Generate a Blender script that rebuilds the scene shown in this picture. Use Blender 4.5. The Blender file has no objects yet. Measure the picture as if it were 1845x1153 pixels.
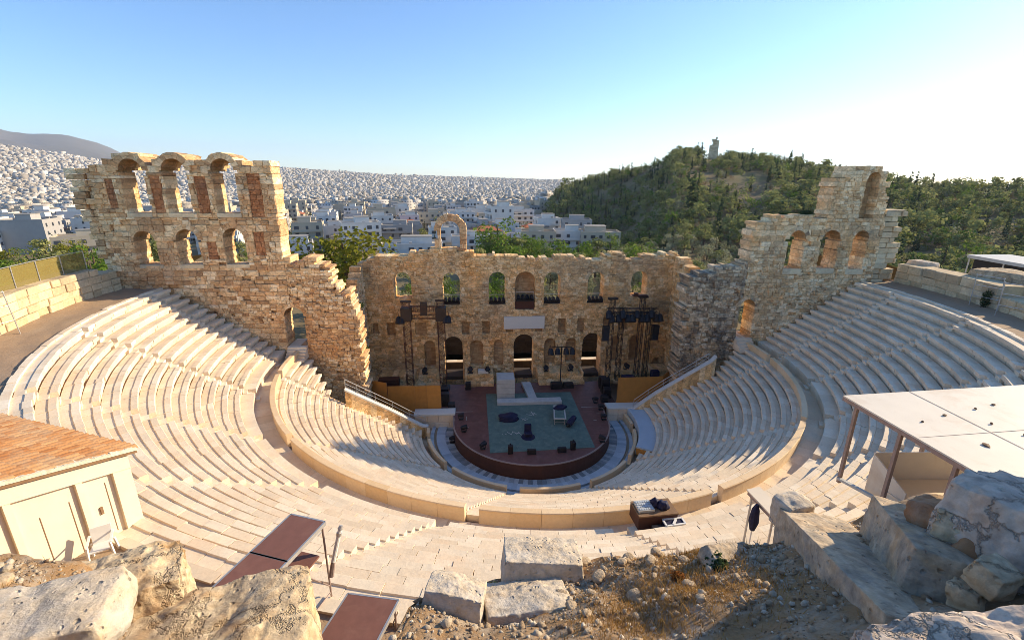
import bpy, math, random
import numpy as np
from mathutils import Vector, noise as mn

S = bpy.context.scene
COL = S.collection
R = math.radians
SIN, COS = math.sin, math.cos

# ---------------------------------------------------------------- mesh collector
class MB:
    def __init__(s):
        s.v = []; s.f = []; s.r = []; s.m = []
    def add(s, verts, faces, rnd=0.5, mi=0):
        o = len(s.v)
        s.v.extend(verts)
        for f in faces:
            s.f.append(tuple(i + o for i in f)); s.r.append(rnd); s.m.append(mi)
    def hexa(s, p, rnd=0.5, mi=0):
        # p: 8 corners, bottom 0-3 (ccw seen from above), top 4-7
        s.add(p, [(0,3,2,1),(4,5,6,7),(0,1,5,4),(1,2,6,5),(2,3,7,6),(3,0,4,7)], rnd, mi)
    def box(s, x0, x1, y0, y1, z0, z1, rnd=0.5, mi=0):
        s.hexa([(x0,y0,z0),(x1,y0,z0),(x1,y1,z0),(x0,y1,z0),(x0,y0,z1),(x1,y0,z1),(x1,y1,z1),(x0,y1,z1)], rnd, mi)
    def obox(s, c, ax, ay, az, hx, hy, hz, rnd=0.5, mi=0):
        c = Vector(c); ax = Vector(ax).normalized()*hx; ay = Vector(ay).normalized()*hy; az = Vector(az).normalized()*hz
        s.hexa([tuple(c+ax*i+ay*j+az*k) for k in (-1,1) for i,j in ((-1,-1),(1,-1),(1,1),(-1,1))], rnd, mi)
    def rbox(s, cx, cy, z0, z1, w, d, a, rnd=0.5, mi=0):
        s.obox((cx,cy,(z0+z1)/2), (COS(a),SIN(a),0), (-SIN(a),COS(a),0), (0,0,1), w/2, d/2, (z1-z0)/2, rnd, mi)
    def bar(s, a, b, w, rnd=0.5, mi=0, w2=None, up=(0,0,1)):
        a = Vector(a); b = Vector(b); d = (b-a)
        if d.length < 1e-6: return
        L = d.length; d.normalize(); u = Vector(up)
        if abs(d.dot(u)) > .97: u = Vector((1,0,0))
        x = d.cross(u).normalized(); y = x.cross(d)
        s.obox((a+b)/2, d, x, y, L/2, w/2, (w2 or w)/2, rnd, mi)
    def tube(s, pts, rad, n=8, rnd=0.5, mi=0, cap=True):
        pts = [Vector(p) for p in pts]; k = len(pts)
        rad = rad if isinstance(rad, (list, tuple)) else [rad]*k
        o = len(s.v); px = None
        for i, p in enumerate(pts):
            d = (pts[min(i+1,k-1)] - pts[max(i-1,0)]).normalized()
            u = Vector((0,0,1)) if abs(d.z) < .95 else Vector((1,0,0))
            x = d.cross(u).normalized(); y = d.cross(x)
            if px is not None and x.dot(px) < 0: x, y = -x, -y
            px = x
            for j in range(n):
                t = 2*math.pi*j/n
                s.v.append(tuple(p + (x*COS(t)+y*SIN(t))*rad[i]))
        for i in range(k-1):
            for j in range(n):
                s.f.append((o+i*n+j, o+i*n+(j+1)%n, o+(i+1)*n+(j+1)%n, o+(i+1)*n+j)); s.r.append(rnd); s.m.append(mi)
        if cap:
            s.f.append(tuple(o+j for j in range(n))[::-1]); s.r.append(rnd); s.m.append(mi)
            s.f.append(tuple(o+(k-1)*n+j for j in range(n))); s.r.append(rnd); s.m.append(mi)
    def lathe(s, prof, n=16, c=(0,0,0), rnd=0.5, mi=0):
        o = len(s.v); k = len(prof)
        for (r, z) in prof:
            for j in range(n):
                t = 2*math.pi*j/n; s.v.append((c[0]+r*COS(t), c[1]+r*SIN(t), c[2]+z))
        for i in range(k-1):
            for j in range(n):
                s.f.append((o+i*n+j, o+i*n+(j+1)%n, o+(i+1)*n+(j+1)%n, o+(i+1)*n+j)); s.r.append(rnd); s.m.append(mi)
        s.f.append(tuple(o+j for j in range(n))[::-1]); s.r.append(rnd); s.m.append(mi)
        s.f.append(tuple(o+(k-1)*n+j for j in range(n))); s.r.append(rnd); s.m.append(mi)
    def arc(s, p0, p1, prof, step, rnd=0.5, mi=0):
        # sweep the closed (r,z) profile from angle p0 to p1 (radians, measured from -y towards +x)
        n = max(1, int(math.ceil(abs(p1-p0)/step))); k = len(prof); o = len(s.v)
        for i in range(n+1):
            a = p0 + (p1-p0)*i/n; sa, ca = SIN(a), -COS(a)
            for (r, z) in prof: s.v.append((r*sa, r*ca, z))
        for i in range(n):
            for j in range(k):
                q = (o+i*k+j, o+i*k+(j+1)%k, o+(i+1)*k+(j+1)%k, o+(i+1)*k+j)
                s.f.append(q[::-1]); s.r.append(rnd); s.m.append(mi)
        s.f.append(tuple(o+j for j in range(k))); s.r.append(rnd); s.m.append(mi)
        s.f.append(tuple(o+n*k+j for j in range(k))[::-1]); s.r.append(rnd); s.m.append(mi)

def arrays_mesh(name, V, F, mats, rnd=None, mi=None, smooth=False):
    """V (n,3) float array, F (m,k) int array: a mesh straight from numpy."""
    me = bpy.data.meshes.new(name)
    V = np.asarray(V, np.float32); F = np.asarray(F, np.int32); m, k = F.shape
    me.vertices.add(len(V)); me.vertices.foreach_set('co', V.ravel())
    me.loops.add(m*k); me.loops.foreach_set('vertex_index', F.ravel())
    me.polygons.add(m); me.polygons.foreach_set('loop_start', np.arange(0, m*k, k, dtype=np.int32))
    if rnd is not None:
        me.attributes.new('rnd', 'FLOAT', 'FACE').data.foreach_set('value', np.asarray(rnd, np.float32))
    for mt in mats: me.materials.append(mt)
    if mi is not None: me.polygons.foreach_set('material_index', np.asarray(mi, np.int32))
    me.update(calc_edges=True); me.validate()
    if smooth: me.polygons.foreach_set('use_smooth', np.ones(m, bool))
    return me

def mesh_of(name, mb, mats, off=(0,0,0), smooth=False):
    me = bpy.data.meshes.new(name)
    V = np.array(mb.v, np.float64) - np.array(off)
    me.from_pydata(V.tolist(), [], mb.f)
    me.attributes.new('rnd', 'FLOAT', 'FACE').data.foreach_set('value', np.array(mb.r, np.float32))
    for mt in (mats if isinstance(mats, (list, tuple)) else [mats]): me.materials.append(mt)
    me.polygons.foreach_set('material_index', np.array(mb.m, np.int32))
    if smooth: me.polygons.foreach_set('use_smooth', np.ones(len(mb.f), bool))
    me.update()
    return me

def wloc(o):
    v = Vector((0,0,0))
    while o is not None:
        v += o.location; o = o.parent
    return v

def thing(name, label, cat, loc, group=None):
    o = bpy.data.objects.new(name, None); COL.objects.link(o)
    o.location = loc; o.empty_display_size = .3
    o['label'] = label; o['category'] = cat
    if group: o['group'] = group
    return o

def part(name, mb, mats, parent, smooth=False, label=None, local=False, kind=None):
    """mb holds world coordinates unless local=True; one mesh object under its parent."""
    off = (0,0,0) if local else tuple(wloc(parent))
    o = bpy.data.objects.new(name, mesh_of(name, mb, mats, off, smooth)); COL.objects.link(o)
    o.parent = parent
    if label: o['label'] = label
    if kind: o['kind'] = kind
    return o

def solo(name, mb, mats, label=None, cat=None, group=None, kind=None, smooth=False, origin=None):
    if origin is None:
        V = np.array(mb.v); lo, hi = V.min(0), V.max(0); origin = ((lo[0]+hi[0])/2, (lo[1]+hi[1])/2, lo[2])
    o = bpy.data.objects.new(name, mesh_of(name, mb, mats, origin, smooth)); COL.objects.link(o)
    o.location = origin
    if label: o['label'] = label
    if cat: o['category'] = cat
    if group: o['group'] = group
    if kind: o['kind'] = kind
    return o

def copy_thing(root, loc, rz=0.0, sc=1.0, label=None, group=None, szc=None):
    c = root.copy(); COL.objects.link(c)
    c.location = loc; c.rotation_euler = (0,0,rz); c.scale = szc or (sc,sc,sc)
    if label: c['label'] = label
    if group: c['group'] = group
    for ch in list(root.children):
        d = ch.copy(); COL.objects.link(d); d.parent = c
        for g in list(ch.children):
            e = g.copy(); COL.objects.link(e); e.parent = d
    return c

# ---------------------------------------------------------------- materials
class NT:
    def __init__(s, mat):
        s.t = mat.node_tree; s.n = s.t.nodes; s.l = s.t.links; s.n.clear()
        s.out = s.n.new('ShaderNodeOutputMaterial')
    def node(s, ty, props=None, **ins):
        x = s.n.new(ty)
        for k, v in (props or {}).items(): setattr(x, k, v)
        for k, v in ins.items(): s.set(x, k, v)
        return x
    def set(s, x, k, v):
        i = x.inputs[int(k[1:])] if k[0] == '_' and k[1:].isdigit() else x.inputs[k.replace('_', ' ')]
        if hasattr(v, 'is_output'): s.l.new(v, i)
        elif isinstance(v, bpy.types.Node): s.l.new(v.outputs[0], i)
        else: i.default_value = v
    def math(s, op, a, b=0.0, c=None):
        x = s.node('ShaderNodeMath', {'operation': op}, _0=a, _1=b)
        if c is not None: s.set(x, '_2', c)
        return x.outputs[0]
    def noise(s, vec, scale, detail=4.0, rough=.55, dist=0.0):
        return s.node('ShaderNodeTexNoise', None, Vector=vec, Scale=scale, Detail=detail, Roughness=rough, Distortion=dist).outputs[0]
    def ramp(s, fac, stops, interp='LINEAR'):
        x = s.node('ShaderNodeValToRGB'); cr = x.color_ramp; cr.interpolation = interp
        while len(cr.elements) < len(stops): cr.elements.new(.5)
        for e, (p, c) in zip(cr.elements, stops):
            e.position = p; e.color = (c[0], c[1], c[2], 1) if not isinstance(c, (int, float)) else (c,c,c,1)
        s.l.new(fac, x.inputs[0]); return x.outputs[0]
    def mix(s, fac, a, b, mode='MIX'):
        x = s.node('ShaderNodeMix', {'data_type': 'RGBA', 'blend_type': mode})
        for k, v in ((0, fac), (6, a), (7, b)):
            if hasattr(v, 'is_output'): s.l.new(v, x.inputs[k])
            else: x.inputs[k].default_value = v if k == 0 else (v[0],v[1],v[2],1)
        return x.outputs[2]
    def bump(s, h, strength, dist, normal=None):
        x = s.node('ShaderNodeBump', None, Height=h, Strength=strength, Distance=dist)
        if normal is not None: s.l.new(normal, x.inputs['Normal'])
        return x.outputs[0]
    def bsdf(s, color, rough=.85, metal=0.0, normal=None, spec=.3):
        b = s.node('ShaderNodeBsdfPrincipled')
        for k, v in (('Base Color', color), ('Roughness', rough), ('Metallic', metal), ('Specular IOR Level', spec)):
            if hasattr(v, 'is_output'): s.l.new(v, b.inputs[k])
            else: b.inputs[k].default_value = (v[0],v[1],v[2],1) if k == 'Base Color' else v
        if normal is not None: s.l.new(normal, b.inputs['Normal'])
        s.l.new(b.outputs[0], s.out.inputs[0]); return b

def new_mat(name):
    m = bpy.data.materials.new(name); m.use_nodes = True
    return m, NT(m)

def stone(name, cols, stain=None, grey=None, vs=1.0, bump=.5, rough=.92, bscale=7.0, pit=0.0, stain_s=.22, grey_s=.16, fine=.35, streak=None, cells=None, crack=0):
    """dressed or rough stone: per-block tint from the 'rnd' face attribute, mineral stains, pitted bump"""
    m, t = new_mat(name)
    co = t.node('ShaderNodeTexCoord').outputs['Object']
    at = t.node('ShaderNodeAttribute', {'attribute_name': 'rnd'}).outputs['Fac']
    n1 = t.noise(co, 1.3*vs, 5.0, .6)
    f = t.math('ADD', t.math('MULTIPLY', at, .62), t.math('MULTIPLY', n1, .38))
    k = len(cols)
    c = t.ramp(f, [(.12+.76*i/(k-1), cols[i]) for i in range(k)])
    if stain:
        ns = t.ramp(t.noise(co, stain_s, 6.0, .65, .6), [(.48, 0.0), (.66, 1.0)])
        c = t.mix(t.math('MULTIPLY', ns, stain[1]), c, stain[0])
    if grey:
        ng = t.ramp(t.noise(co, grey_s, 7.0, .7, .4), [(.46, 0.0), (.62, 1.0)])
        c = t.mix(t.math('MULTIPLY', ng, grey[1]), c, grey[0])
    if streak:
        mp = t.node('ShaderNodeMapping', None, Vector=co, Scale=(1.1,1.1,.12)).outputs[0]
        nk = t.ramp(t.noise(mp, 1.0, 5.0, .65, .3), [(.5, 0.0), (.7, 1.0)])
        c = t.mix(t.math('MULTIPLY', nk, streak[1]), c, streak[0])
    ce = None
    if cells:
        wob = t.node('ShaderNodeTexNoise', None, Vector=co, Scale=1.6, Detail=3.0).outputs[1]
        cv = t.node('ShaderNodeMapping', None, Vector=t.mix(.16, co, wob, 'ADD'), Scale=(1.0,1.0,1.45)).outputs[0]
        ve = t.node('ShaderNodeTexVoronoi', {'feature': 'DISTANCE_TO_EDGE'}, Vector=cv, Scale=cells).outputs[0]
        vc = t.node('ShaderNodeTexVoronoi', None, Vector=cv, Scale=cells).outputs[1]
        ce = t.ramp(ve, [(.0, 0.0), (.07, 1.0)])
        sv = t.node('ShaderNodeSeparateColor', None, _0=vc).outputs[0]
        c = t.mix(.5, c, t.ramp(sv, [(0, .7), (.5, 1.0), (1, 1.35)]), 'MULTIPLY')
        c = t.mix(.7, c, t.ramp(ve, [(.0, .4), (.045, 1.05)]), 'MULTIPLY')
    if crack:
        w4 = t.node('ShaderNodeTexNoise', None, Vector=co, Scale=1.4, Detail=6.0, Roughness=.7).outputs[1]
        ve = t.node('ShaderNodeTexVoronoi', {'feature': 'DISTANCE_TO_EDGE'}, Vector=t.mix(.9, co, w4, 'ADD'), Scale=crack).outputs[0]
        ce = t.ramp(ve, [(.0, 0.0), (.035, 1.0)]); c = t.mix(.45, c, t.ramp(ve, [(.0, .4), (.022, 1.0)]), 'MULTIPLY')
    n2 = t.noise(co, bscale*vs, 8.0, .68)
    c = t.mix(fine, c, t.ramp(n2, [(.3, .58), (.5, .98), (.7, 1.28)]), 'MULTIPLY')
    h = n2
    if pit:
        w3 = t.node('ShaderNodeTexNoise', None, Vector=co, Scale=bscale*.9*vs, Detail=4.0).outputs[1]
        vo = t.node('ShaderNodeTexVoronoi', None, Vector=t.mix(.35/bscale*2, co, w3, 'ADD'), Scale=bscale*1.5*vs, Randomness=1.0).outputs[0]
        vo = t.math('ADD', vo, t.math('MULTIPLY', t.ramp(t.noise(co, bscale*.28*vs, 4.0), [(.42, 0.0), (.6, 1.0)]), .3))
        pz = t.ramp(vo, [(.08, 0.0), (.3, 1.0)])
        h = t.math('ADD', n2, t.math('MULTIPLY', pz, pit))
        c = t.mix(min(.6, pit*.55), c, t.ramp(vo, [(.05, .5), (.2, 1.08)]), 'MULTIPLY')
    if ce is not None: h = t.math('ADD', h, t.math('MULTIPLY', ce, .7))
    nb = t.bump(t.noise(co, 1.7*vs, 4.0, .6), bump*.6, .12/vs)
    t.bsdf(c, rough, 0, t.bump(h, bump, .03/vs, nb), .2)
    return m

def plain(name, col, rough=.6, metal=0.0, var=.25, scale=6.0, bump=.1, spec=.3, dirt=None):
    """paint, metal, cloth or wood with uneven tone"""
    m, t = new_mat(name)
    co = t.node('ShaderNodeTexCoord').outputs['Object']
    at = t.node('ShaderNodeAttribute', {'attribute_name': 'rnd'}).outputs['Fac']
    n = t.noise(co, scale, 5.0, .6)
    lo = tuple(x*(1-var) for x in col); hi = tuple(min(1, x*(1+var)) for x in col)
    c = t.ramp(t.math('ADD', t.math('MULTIPLY', n, .7), t.math('MULTIPLY', at, .3)), [(.3, lo), (.7, hi)])
    if dirt:
        d = t.ramp(t.noise(co, dirt[2], 6.0, .7, .5), [(.5, 0.0), (.68, 1.0)])
        c = t.mix(t.math('MULTIPLY', d, dirt[1]), c, dirt[0])
    t.bsdf(c, rough, metal, t.bump(t.noise(co, scale*4, 3.0), bump, .02), spec)
    return m

def leafmat(name, cols):
    m, t = new_mat(name)
    at = t.node('ShaderNodeAttribute', {'attribute_name': 'rnd'}).outputs['Fac']
    oi = t.node('ShaderNodeObjectInfo').outputs['Random']
    f = t.math('ADD', t.math('MULTIPLY', at, .75), t.math('MULTIPLY', oi, .25))
    c = t.ramp(f, [(i/(len(cols)-1), cols[i]) for i in range(len(cols))])
    d = t.node('ShaderNodeBsdfDiffuse', None, Color=c)
    tr = t.node('ShaderNodeBsdfTranslucent', None, Color=c)
    mx = t.node('ShaderNodeMixShader', None, _0=.3, _1=d, _2=tr)
    t.l.new(mx.outputs[0], t.out.inputs[0])
    return m

M = {}
M['marble'] = stone('seat_marble', [(.69,.55,.385),(.79,.65,.475),(.84,.73,.565)], stain=((.74,.53,.34),.5), grey=((.52,.46,.36),.35), bump=.25, bscale=9, stain_s=.5, grey_s=.35, fine=.22)
M['rim'] = stone('bounce_tinted_marble', [(.68,.48,.27),(.74,.55,.34),(.78,.6,.39)], stain=((.7,.45,.22),.5), bump=.2, bscale=6, fine=.2)  # seat marble tinted warmer, the tint standing for bounced light
M['paver'] = stone('orchestra_marble', [(.34,.36,.36),(.44,.46,.46),(.5,.52,.52)], grey=((.3,.3,.28),.4), bump=.2)
M['paver_dark'] = stone('dark_marble', [(.2,.22,.225),(.27,.29,.3)], bump=.2)
WALLC = [(.44,.26,.11),(.72,.46,.2),(.82,.57,.29),(.88,.7,.42)]
M['facade'] = stone('facade_stone', WALLC, stain=((.76,.38,.12),.65), grey=((.36,.28,.19),.5), bump=1.0, bscale=5, pit=.5, fine=.6, cells=1.7)
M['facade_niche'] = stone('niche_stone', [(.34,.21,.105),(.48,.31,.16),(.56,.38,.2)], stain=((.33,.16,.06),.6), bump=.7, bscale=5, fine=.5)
M['leftwall'] = stone('left_wall_stone', [(.32,.18,.09),(.64,.4,.2),(.8,.57,.31),(.9,.74,.5)], stain=((.66,.31,.11),.7), grey=((.36,.28,.18),.4), bump=1.0, bscale=5, pit=.5, fine=.6, stain_s=.17, cells=1.5)
M['rightwall'] = stone('right_wall_stone', [(.46,.29,.14),(.78,.52,.27),(.87,.65,.38),(.92,.76,.5)], stain=((.8,.42,.14),.65), grey=((.3,.24,.17),.42), bump=1.0, bscale=5, pit=.5, fine=.6, grey_s=.2, cells=1.6, streak=((.2,.165,.125),.3))
M['sootwall'] = stone('sooty_wall_stone', [(.26,.18,.1),(.5,.36,.21),(.68,.53,.34),(.8,.66,.46)], stain=((.62,.33,.12),.5), grey=((.12,.105,.09),.75), bump=1.0, bscale=5, pit=.5, fine=.6, grey_s=.3, cells=1.6, streak=((.12,.1,.085),.5))
M['brickpatch'] = stone('red_brick_core', [(.3,.12,.05),(.44,.19,.08),(.54,.27,.13)], stain=((.2,.12,.08),.5), bump=1.0, bscale=6, pit=.4, fine=.6, cells=3.2, stain_s=.7)
M['ringwall'] = stone('retaining_stone', [(.48,.36,.21),(.66,.52,.32),(.76,.63,.41)], stain=((.58,.39,.21),.4), grey=((.25,.22,.18),.5), bump=.9, bscale=4, pit=.6, fine=.5)
M['white_stone'] = stone('new_white_marble', [(.6,.57,.5),(.68,.65,.58)], bump=.15, fine=.15)
M['rock'] = stone('limestone_rock', [(.34,.24,.14),(.53,.41,.26),(.68,.56,.38)], stain=((.48,.26,.09),.8), grey=((.24,.18,.13),.7), bump=1.0, bscale=6, pit=.8, stain_s=1.5, grey_s=1.3, fine=.7, crack=1.1)
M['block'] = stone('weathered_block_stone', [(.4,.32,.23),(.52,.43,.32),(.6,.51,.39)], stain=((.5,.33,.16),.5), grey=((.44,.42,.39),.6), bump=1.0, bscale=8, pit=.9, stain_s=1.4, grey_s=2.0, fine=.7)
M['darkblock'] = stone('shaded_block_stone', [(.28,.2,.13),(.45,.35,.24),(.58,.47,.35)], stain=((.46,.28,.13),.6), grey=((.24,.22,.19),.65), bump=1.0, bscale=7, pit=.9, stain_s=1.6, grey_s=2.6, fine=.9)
M['pinkrock'] = stone('pink_grey_rock', [(.38,.28,.21),(.56,.45,.35),(.7,.59,.47)], stain=((.5,.26,.13),.45), grey=((.42,.37,.31),.5), bump=1.0, bscale=6, pit=.8, stain_s=1.6, grey_s=1.5, fine=.7, crack=1.6)
M['redrock'] = stone('rust_red_rock', [(.22,.09,.045),(.34,.17,.08),(.42,.25,.13)], grey=((.35,.29,.22),.5), bump=1.0, bscale=6, pit=.6, grey_s=2.0)
M['earth'] = stone('dry_earth', [(.34,.235,.15),(.42,.3,.2),(.47,.35,.24)], stain=((.44,.3,.17),.5), grey=((.3,.24,.18),.4), bump=.6, bscale=9, pit=.3, fine=.3)
M['rubble'] = stone('rubble_stone', [(.2,.12,.07),(.36,.26,.16),(.46,.38,.28),(.56,.49,.39)], bump=.9, bscale=22, vs=1.5, fine=.5)
M['rubble_earth'] = stone('rubble_earth', [(.26,.16,.08),(.38,.24,.125),(.5,.36,.21)], stain=((.36,.19,.07),.7), grey=((.4,.35,.28),.6), bump=1.0, bscale=14, pit=.9, stain_s=1.2, grey_s=2.2)
M['stage'] = plain('stage_boards', (.15,.062,.05), .5, 0, .25, 1.5, .2, .3, ((.22,.11,.09),.5,.9))
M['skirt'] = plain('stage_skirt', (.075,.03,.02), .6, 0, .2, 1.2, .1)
M['carpet'] = plain('stage_carpet', (.11,.165,.14), .8, 0, .25, 1.1, .2, .2, ((.19,.25,.21),.5,1.4))
M['plywood'] = plain('plywood', (.42,.19,.04), .6, 0, .2, 1.6, .1, .3, ((.38,.17,.03),.5,.8))
M['greyboard'] = plain('pale_grey_board', (.46,.46,.43), .6, 0, .12, 2.0, .1, .3, ((.33,.34,.33),.5,1.2))
M['truss'] = plain('dark_truss', (.035,.026,.024), .5, .3, .3, 8)
M['rusttruss'] = plain('brown_truss', (.075,.03,.022), .5, .3, .3, 8)
M['black'] = plain('black_kit', (.012,.012,.016), .5, 0, .4, 8)
M['navy'] = plain('navy_cloth', (.012,.013,.045), .7, 0, .4, 8)
M['glass'] = plain('dark_glass', (.03,.035,.045), .15, 0, .2, 3, 0, .5)
M['void'] = plain('shade_and_joint_dark', (.05,.036,.026), .95, 0, .3, .6)  # near black standing for shade behind the doors; also dark panel joints
M['steel'] = plain('galvanised_steel', (.5,.48,.46), .4, .6, .2, 6)
M['brownsteel'] = plain('brown_painted_steel', (.3,.22,.19), .5, .2, .2, 6)
M['whitepaint'] = plain('white_painted_board', (.7,.62,.5), .6, 0, .06, 1.0, .05, .3, ((.5,.34,.2),.55,.35))
M['cream'] = plain('cream_wall', (.72,.61,.46), .75, 0, .06, 1.2, .1, .2)
M['phenolic'] = plain('brown_phenolic_board', (.2,.088,.06), .5, 0, .12, 5, .05, .4, ((.26,.13,.09),.5,2.0))
M['binbag'] = plain('black_bin_bag', (.012,.013,.016), .25, 0, .3, 5, .3, .5)
M['plastic'] = plain('white_plastic', (.75,.73,.68), .4, 0, .06, 4, 0, .4)
M['wood'] = plain('old_timber', (.22,.13,.07), .8, 0, .3, 5)
M['tile'] = stone('terracotta_tile', [(.3,.12,.045),(.42,.2,.08),(.5,.29,.14)], grey=((.36,.27,.18),.6), bump=.4, bscale=8, grey_s=.9)
M['mortar'] = stone('tile_mortar', [(.5,.44,.33),(.64,.58,.46)], bump=.9, bscale=9)
M['meshnet'], t_ = new_mat('green_mesh_screen')
b_ = t_.bsdf((.26,.2,.06), .8); mx_ = t_.node('ShaderNodeMixShader', None, _0=.4, _1=b_); t_.l.new(t_.node('ShaderNodeBsdfTransparent').outputs[0], mx_.inputs[2]); t_.l.new(mx_.outputs[0], t_.out.inputs[0])
M['bark'] = plain('bark', (.1,.065,.04), .9, 0, .3, 4, .5)
M['flood'] = plain('pale_lamp_glass', (.75,.78,.8), .2, 0, .05)
CAMP = (-5.968, -46.830, 27.899)
# ---------------------------------------------------------------- masonry built stone by stone
def flat_map(origin, ux, depth):
    """(u, z, t) -> world for a straight wall: u along it, t into it from its front face"""
    o = origin; a = ux; d = depth
    return lambda u, z, t: (o[0]+a[0]*u+d[0]*t, o[1]+a[1]*u+d[1]*t, z)
def ring_map(rad):
    return lambda u, z, t: ((rad+t)*SIN(u/rad), -(rad+t)*COS(u/rad), z)

def stone_cell(mb, Mp, a, b, z0, z1, t0, t1, g, jf, rg, ch=.035, c4=.016):
    rnd = rg.random(); f = t0 + rg.uniform(-jf, jf)
    q = lambda: rg.uniform(-c4, c4)
    A, B, C, D = a+g, b-g, z0+g, z1-g
    if B-A < .06 or D-C < .06: return
    chx = min(ch, (B-A)*.25); chz = min(ch, (D-C)*.25)
    cs = [(A+q(),C+q()),(B+q(),C+q()),(B+q(),D+q()),(A+q(),D+q())]
    fi = [(cs[0][0]+chx,cs[0][1]+chz),(cs[1][0]-chx,cs[1][1]+chz),(cs[2][0]-chx,cs[2][1]-chz),(cs[3][0]+chx,cs[3][1]-chz)]
    V = [Mp(u,z,f+q()*.8) for u,z in fi] + [Mp(u,z,f+ch) for u,z in cs] + [Mp(u,z,t1) for u,z in cs]
    F = [(0,1,2,3)] + [(4+i,4+(i+1)%4,(i+1)%4,i) for i in range(4)] + [(8+i,8+(i+1)%4,4+(i+1)%4,4+i) for i in range(4)] + [(11,10,9,8)]
    mb.add(V, F, rnd)

def hole_hw(h, z):
    """half width of an opening at height z (None where it does not reach)"""
    if z < h['z0']: return None
    R_ = h['w']/2
    if z <= h['zs']: return R_ if (h['arch'] or z <= h['zs']) else None
    if not h['arch']: return None
    k = R_ + h.get('ring', .45)*.5
    d = z - h['zs']
    return math.sqrt(k*k-d*d) if d < k else None

def masonry(mb, Mp, u0, u1, zb, top, t0, t1, holes=(), ch=(.36,.55), bw=(.5,1.1), seed=1, jf=.04, g=.012, miss=.0, niche_mb=None, core=True, ragged=.0, rend=(0,0), c4=.03, mixz=False):
    rg = random.Random(seed); U0, U1 = u0, u1; style = 0; znext = -99; bws = ((.28,.75),(.45,1.0),(.8,1.5))
    zt = max(top(u0+(u1-u0)*i/200) for i in range(201))
    lv = sorted({round(h['z0'],2) for h in holes if zb < h['z0'] < zt} | {zb, zt} | {round(h['zs'],2) for h in holes if not h['arch'] and h['zs'] < zt})
    ls = [lv[0]]
    for l in lv[1:]:
        if l-ls[-1] > .22: ls.append(l)
    if ls[-1] < zt: ls.append(zt)
    courses = []
    for a, b in zip(ls, ls[1:]):
        z = a
        while b-z > 1e-6:
            if mixz:
                if z >= znext: style = rg.choice(mixz); znext = z+rg.uniform(.8,2.2)
                ch = ((.24,.36),(.36,.52),(.52,.68))[style]
            h = rg.uniform(*ch)
            if b-(z+h) < ch[0]*.7: h = b-z if b-z < ch[1]*1.3 else (b-z)/2
            courses.append((z, z+h, bws[style] if mixz else bw)); z += h
    for (z0, z1, bw) in courses:
        zm = (z0+z1)/2; u0, u1 = U0+rg.uniform(-1,1)*rend[0], U1+rg.uniform(-1,1)*rend[1]
        u = u0 - rg.uniform(0, bw[0])*.5
        while u < u1-1e-4:
            w = rg.uniform(*bw); a, b = max(u, u0), min(u+w, u1)
            if u1-b < bw[0]*.5: b = u1
            u = b if b >= u1 else u+w
            if b-a < .05: continue
            tz = min(top((a+b)/2), max(top(a+.02), top(b-.02))) + rg.uniform(-ragged, ragged)
            if zm > tz+.02: continue
            ivs = [(a, b, None)]
            for h in holes:
                hw = hole_hw(h, zm)
                if hw is None: continue
                ha, hb = h['uc']-hw, h['uc']+hw; nv = []
                for (p, q, dp) in ivs:
                    if hb <= p or ha >= q or dp is not None: nv.append((p,q,dp)); continue
                    if p < ha: nv.append((p,ha,None))
                    if hb < q: nv.append((hb,q,None))
                    if h.get('d'): nv.append((max(p,ha),min(q,hb),h['d']))
                ivs = nv
            for (p, q, dp) in ivs:
                if q-p < .05: continue
                if dp is None:
                    if rg.random() < miss:
                        f = t0+rg.uniform(.12,.3)
                    else: f = t0
                    dz = .05 if (mixz and bw[1] < .9) else (.02 if mixz else 0)
                    stone_cell(mb, Mp, p, q, z0-rg.uniform(-.3,1)*dz, z1+rg.uniform(-.3,1)*dz, f, t1, g, jf, rg, .045, c4)
                    if core: _core(mb, Mp, p, q, z0, z1, f+.09, t1-.09)
                else:
                    tgt = niche_mb or mb
                    stone_cell(tgt, Mp, p, q, z0, z1, t0+dp, t1, g*.7, jf*.5, rg)
                    if core: _core(tgt, Mp, p, q, z0, z1, t0+dp+.06, t1-.09)
    for h in holes:
        if not h['arch'] or h.get('noring'): continue
        R_ = h['w']/2; rw = h.get('ring', .45); n = max(7, int(round(math.pi*(R_+rw/2)/.42))|1)
        td = t0+h['d']+.02 if h.get('d') else t1+.02
        for i in range(n):
            a0, a1 = math.pi*i/n+.008, math.pi*(i+1)/n-.008
            ro = R_+rw*rg.uniform(.9,1.12); f = t0-.03+rg.uniform(-.02,.02)
            uc, zs = h['uc'], h['zs']
            P = [(uc+R_*COS(a0), zs+R_*SIN(a0)), (uc+ro*COS(a0), zs+ro*SIN(a0)), (uc+ro*COS(a1), zs+ro*SIN(a1)), (uc+R_*COS(a1), zs+R_*SIN(a1))]
            V = [Mp(x,z,f) for x,z in P]+[Mp(x,z,td) for x,z in P]
            mb.add(V, [(3,2,1,0),(4,5,6,7),(0,1,5,4),(1,2,6,5),(2,3,7,6),(3,0,4,7)], rg.random())
    return mb

def _core(mb, Mp, a, b, z0, z1, t0, t1):
    if t1-t0 < .05: return
    P = [(a,z0),(b,z0),(b,z1),(a,z1)]
    V = [Mp(x,z,t0) for x,z in P]+[Mp(x,z,t1) for x,z in P]
    mb.add(V, [(0,1,2,3),(7,6,5,4)], .12)

def H(uc, w, z0, ztop, arch=True, d=None, ring=.45):
    return dict(uc=uc, w=w, z0=z0, zs=(ztop-w/2 if arch else ztop), arch=arch, d=d, ring=ring)

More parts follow.
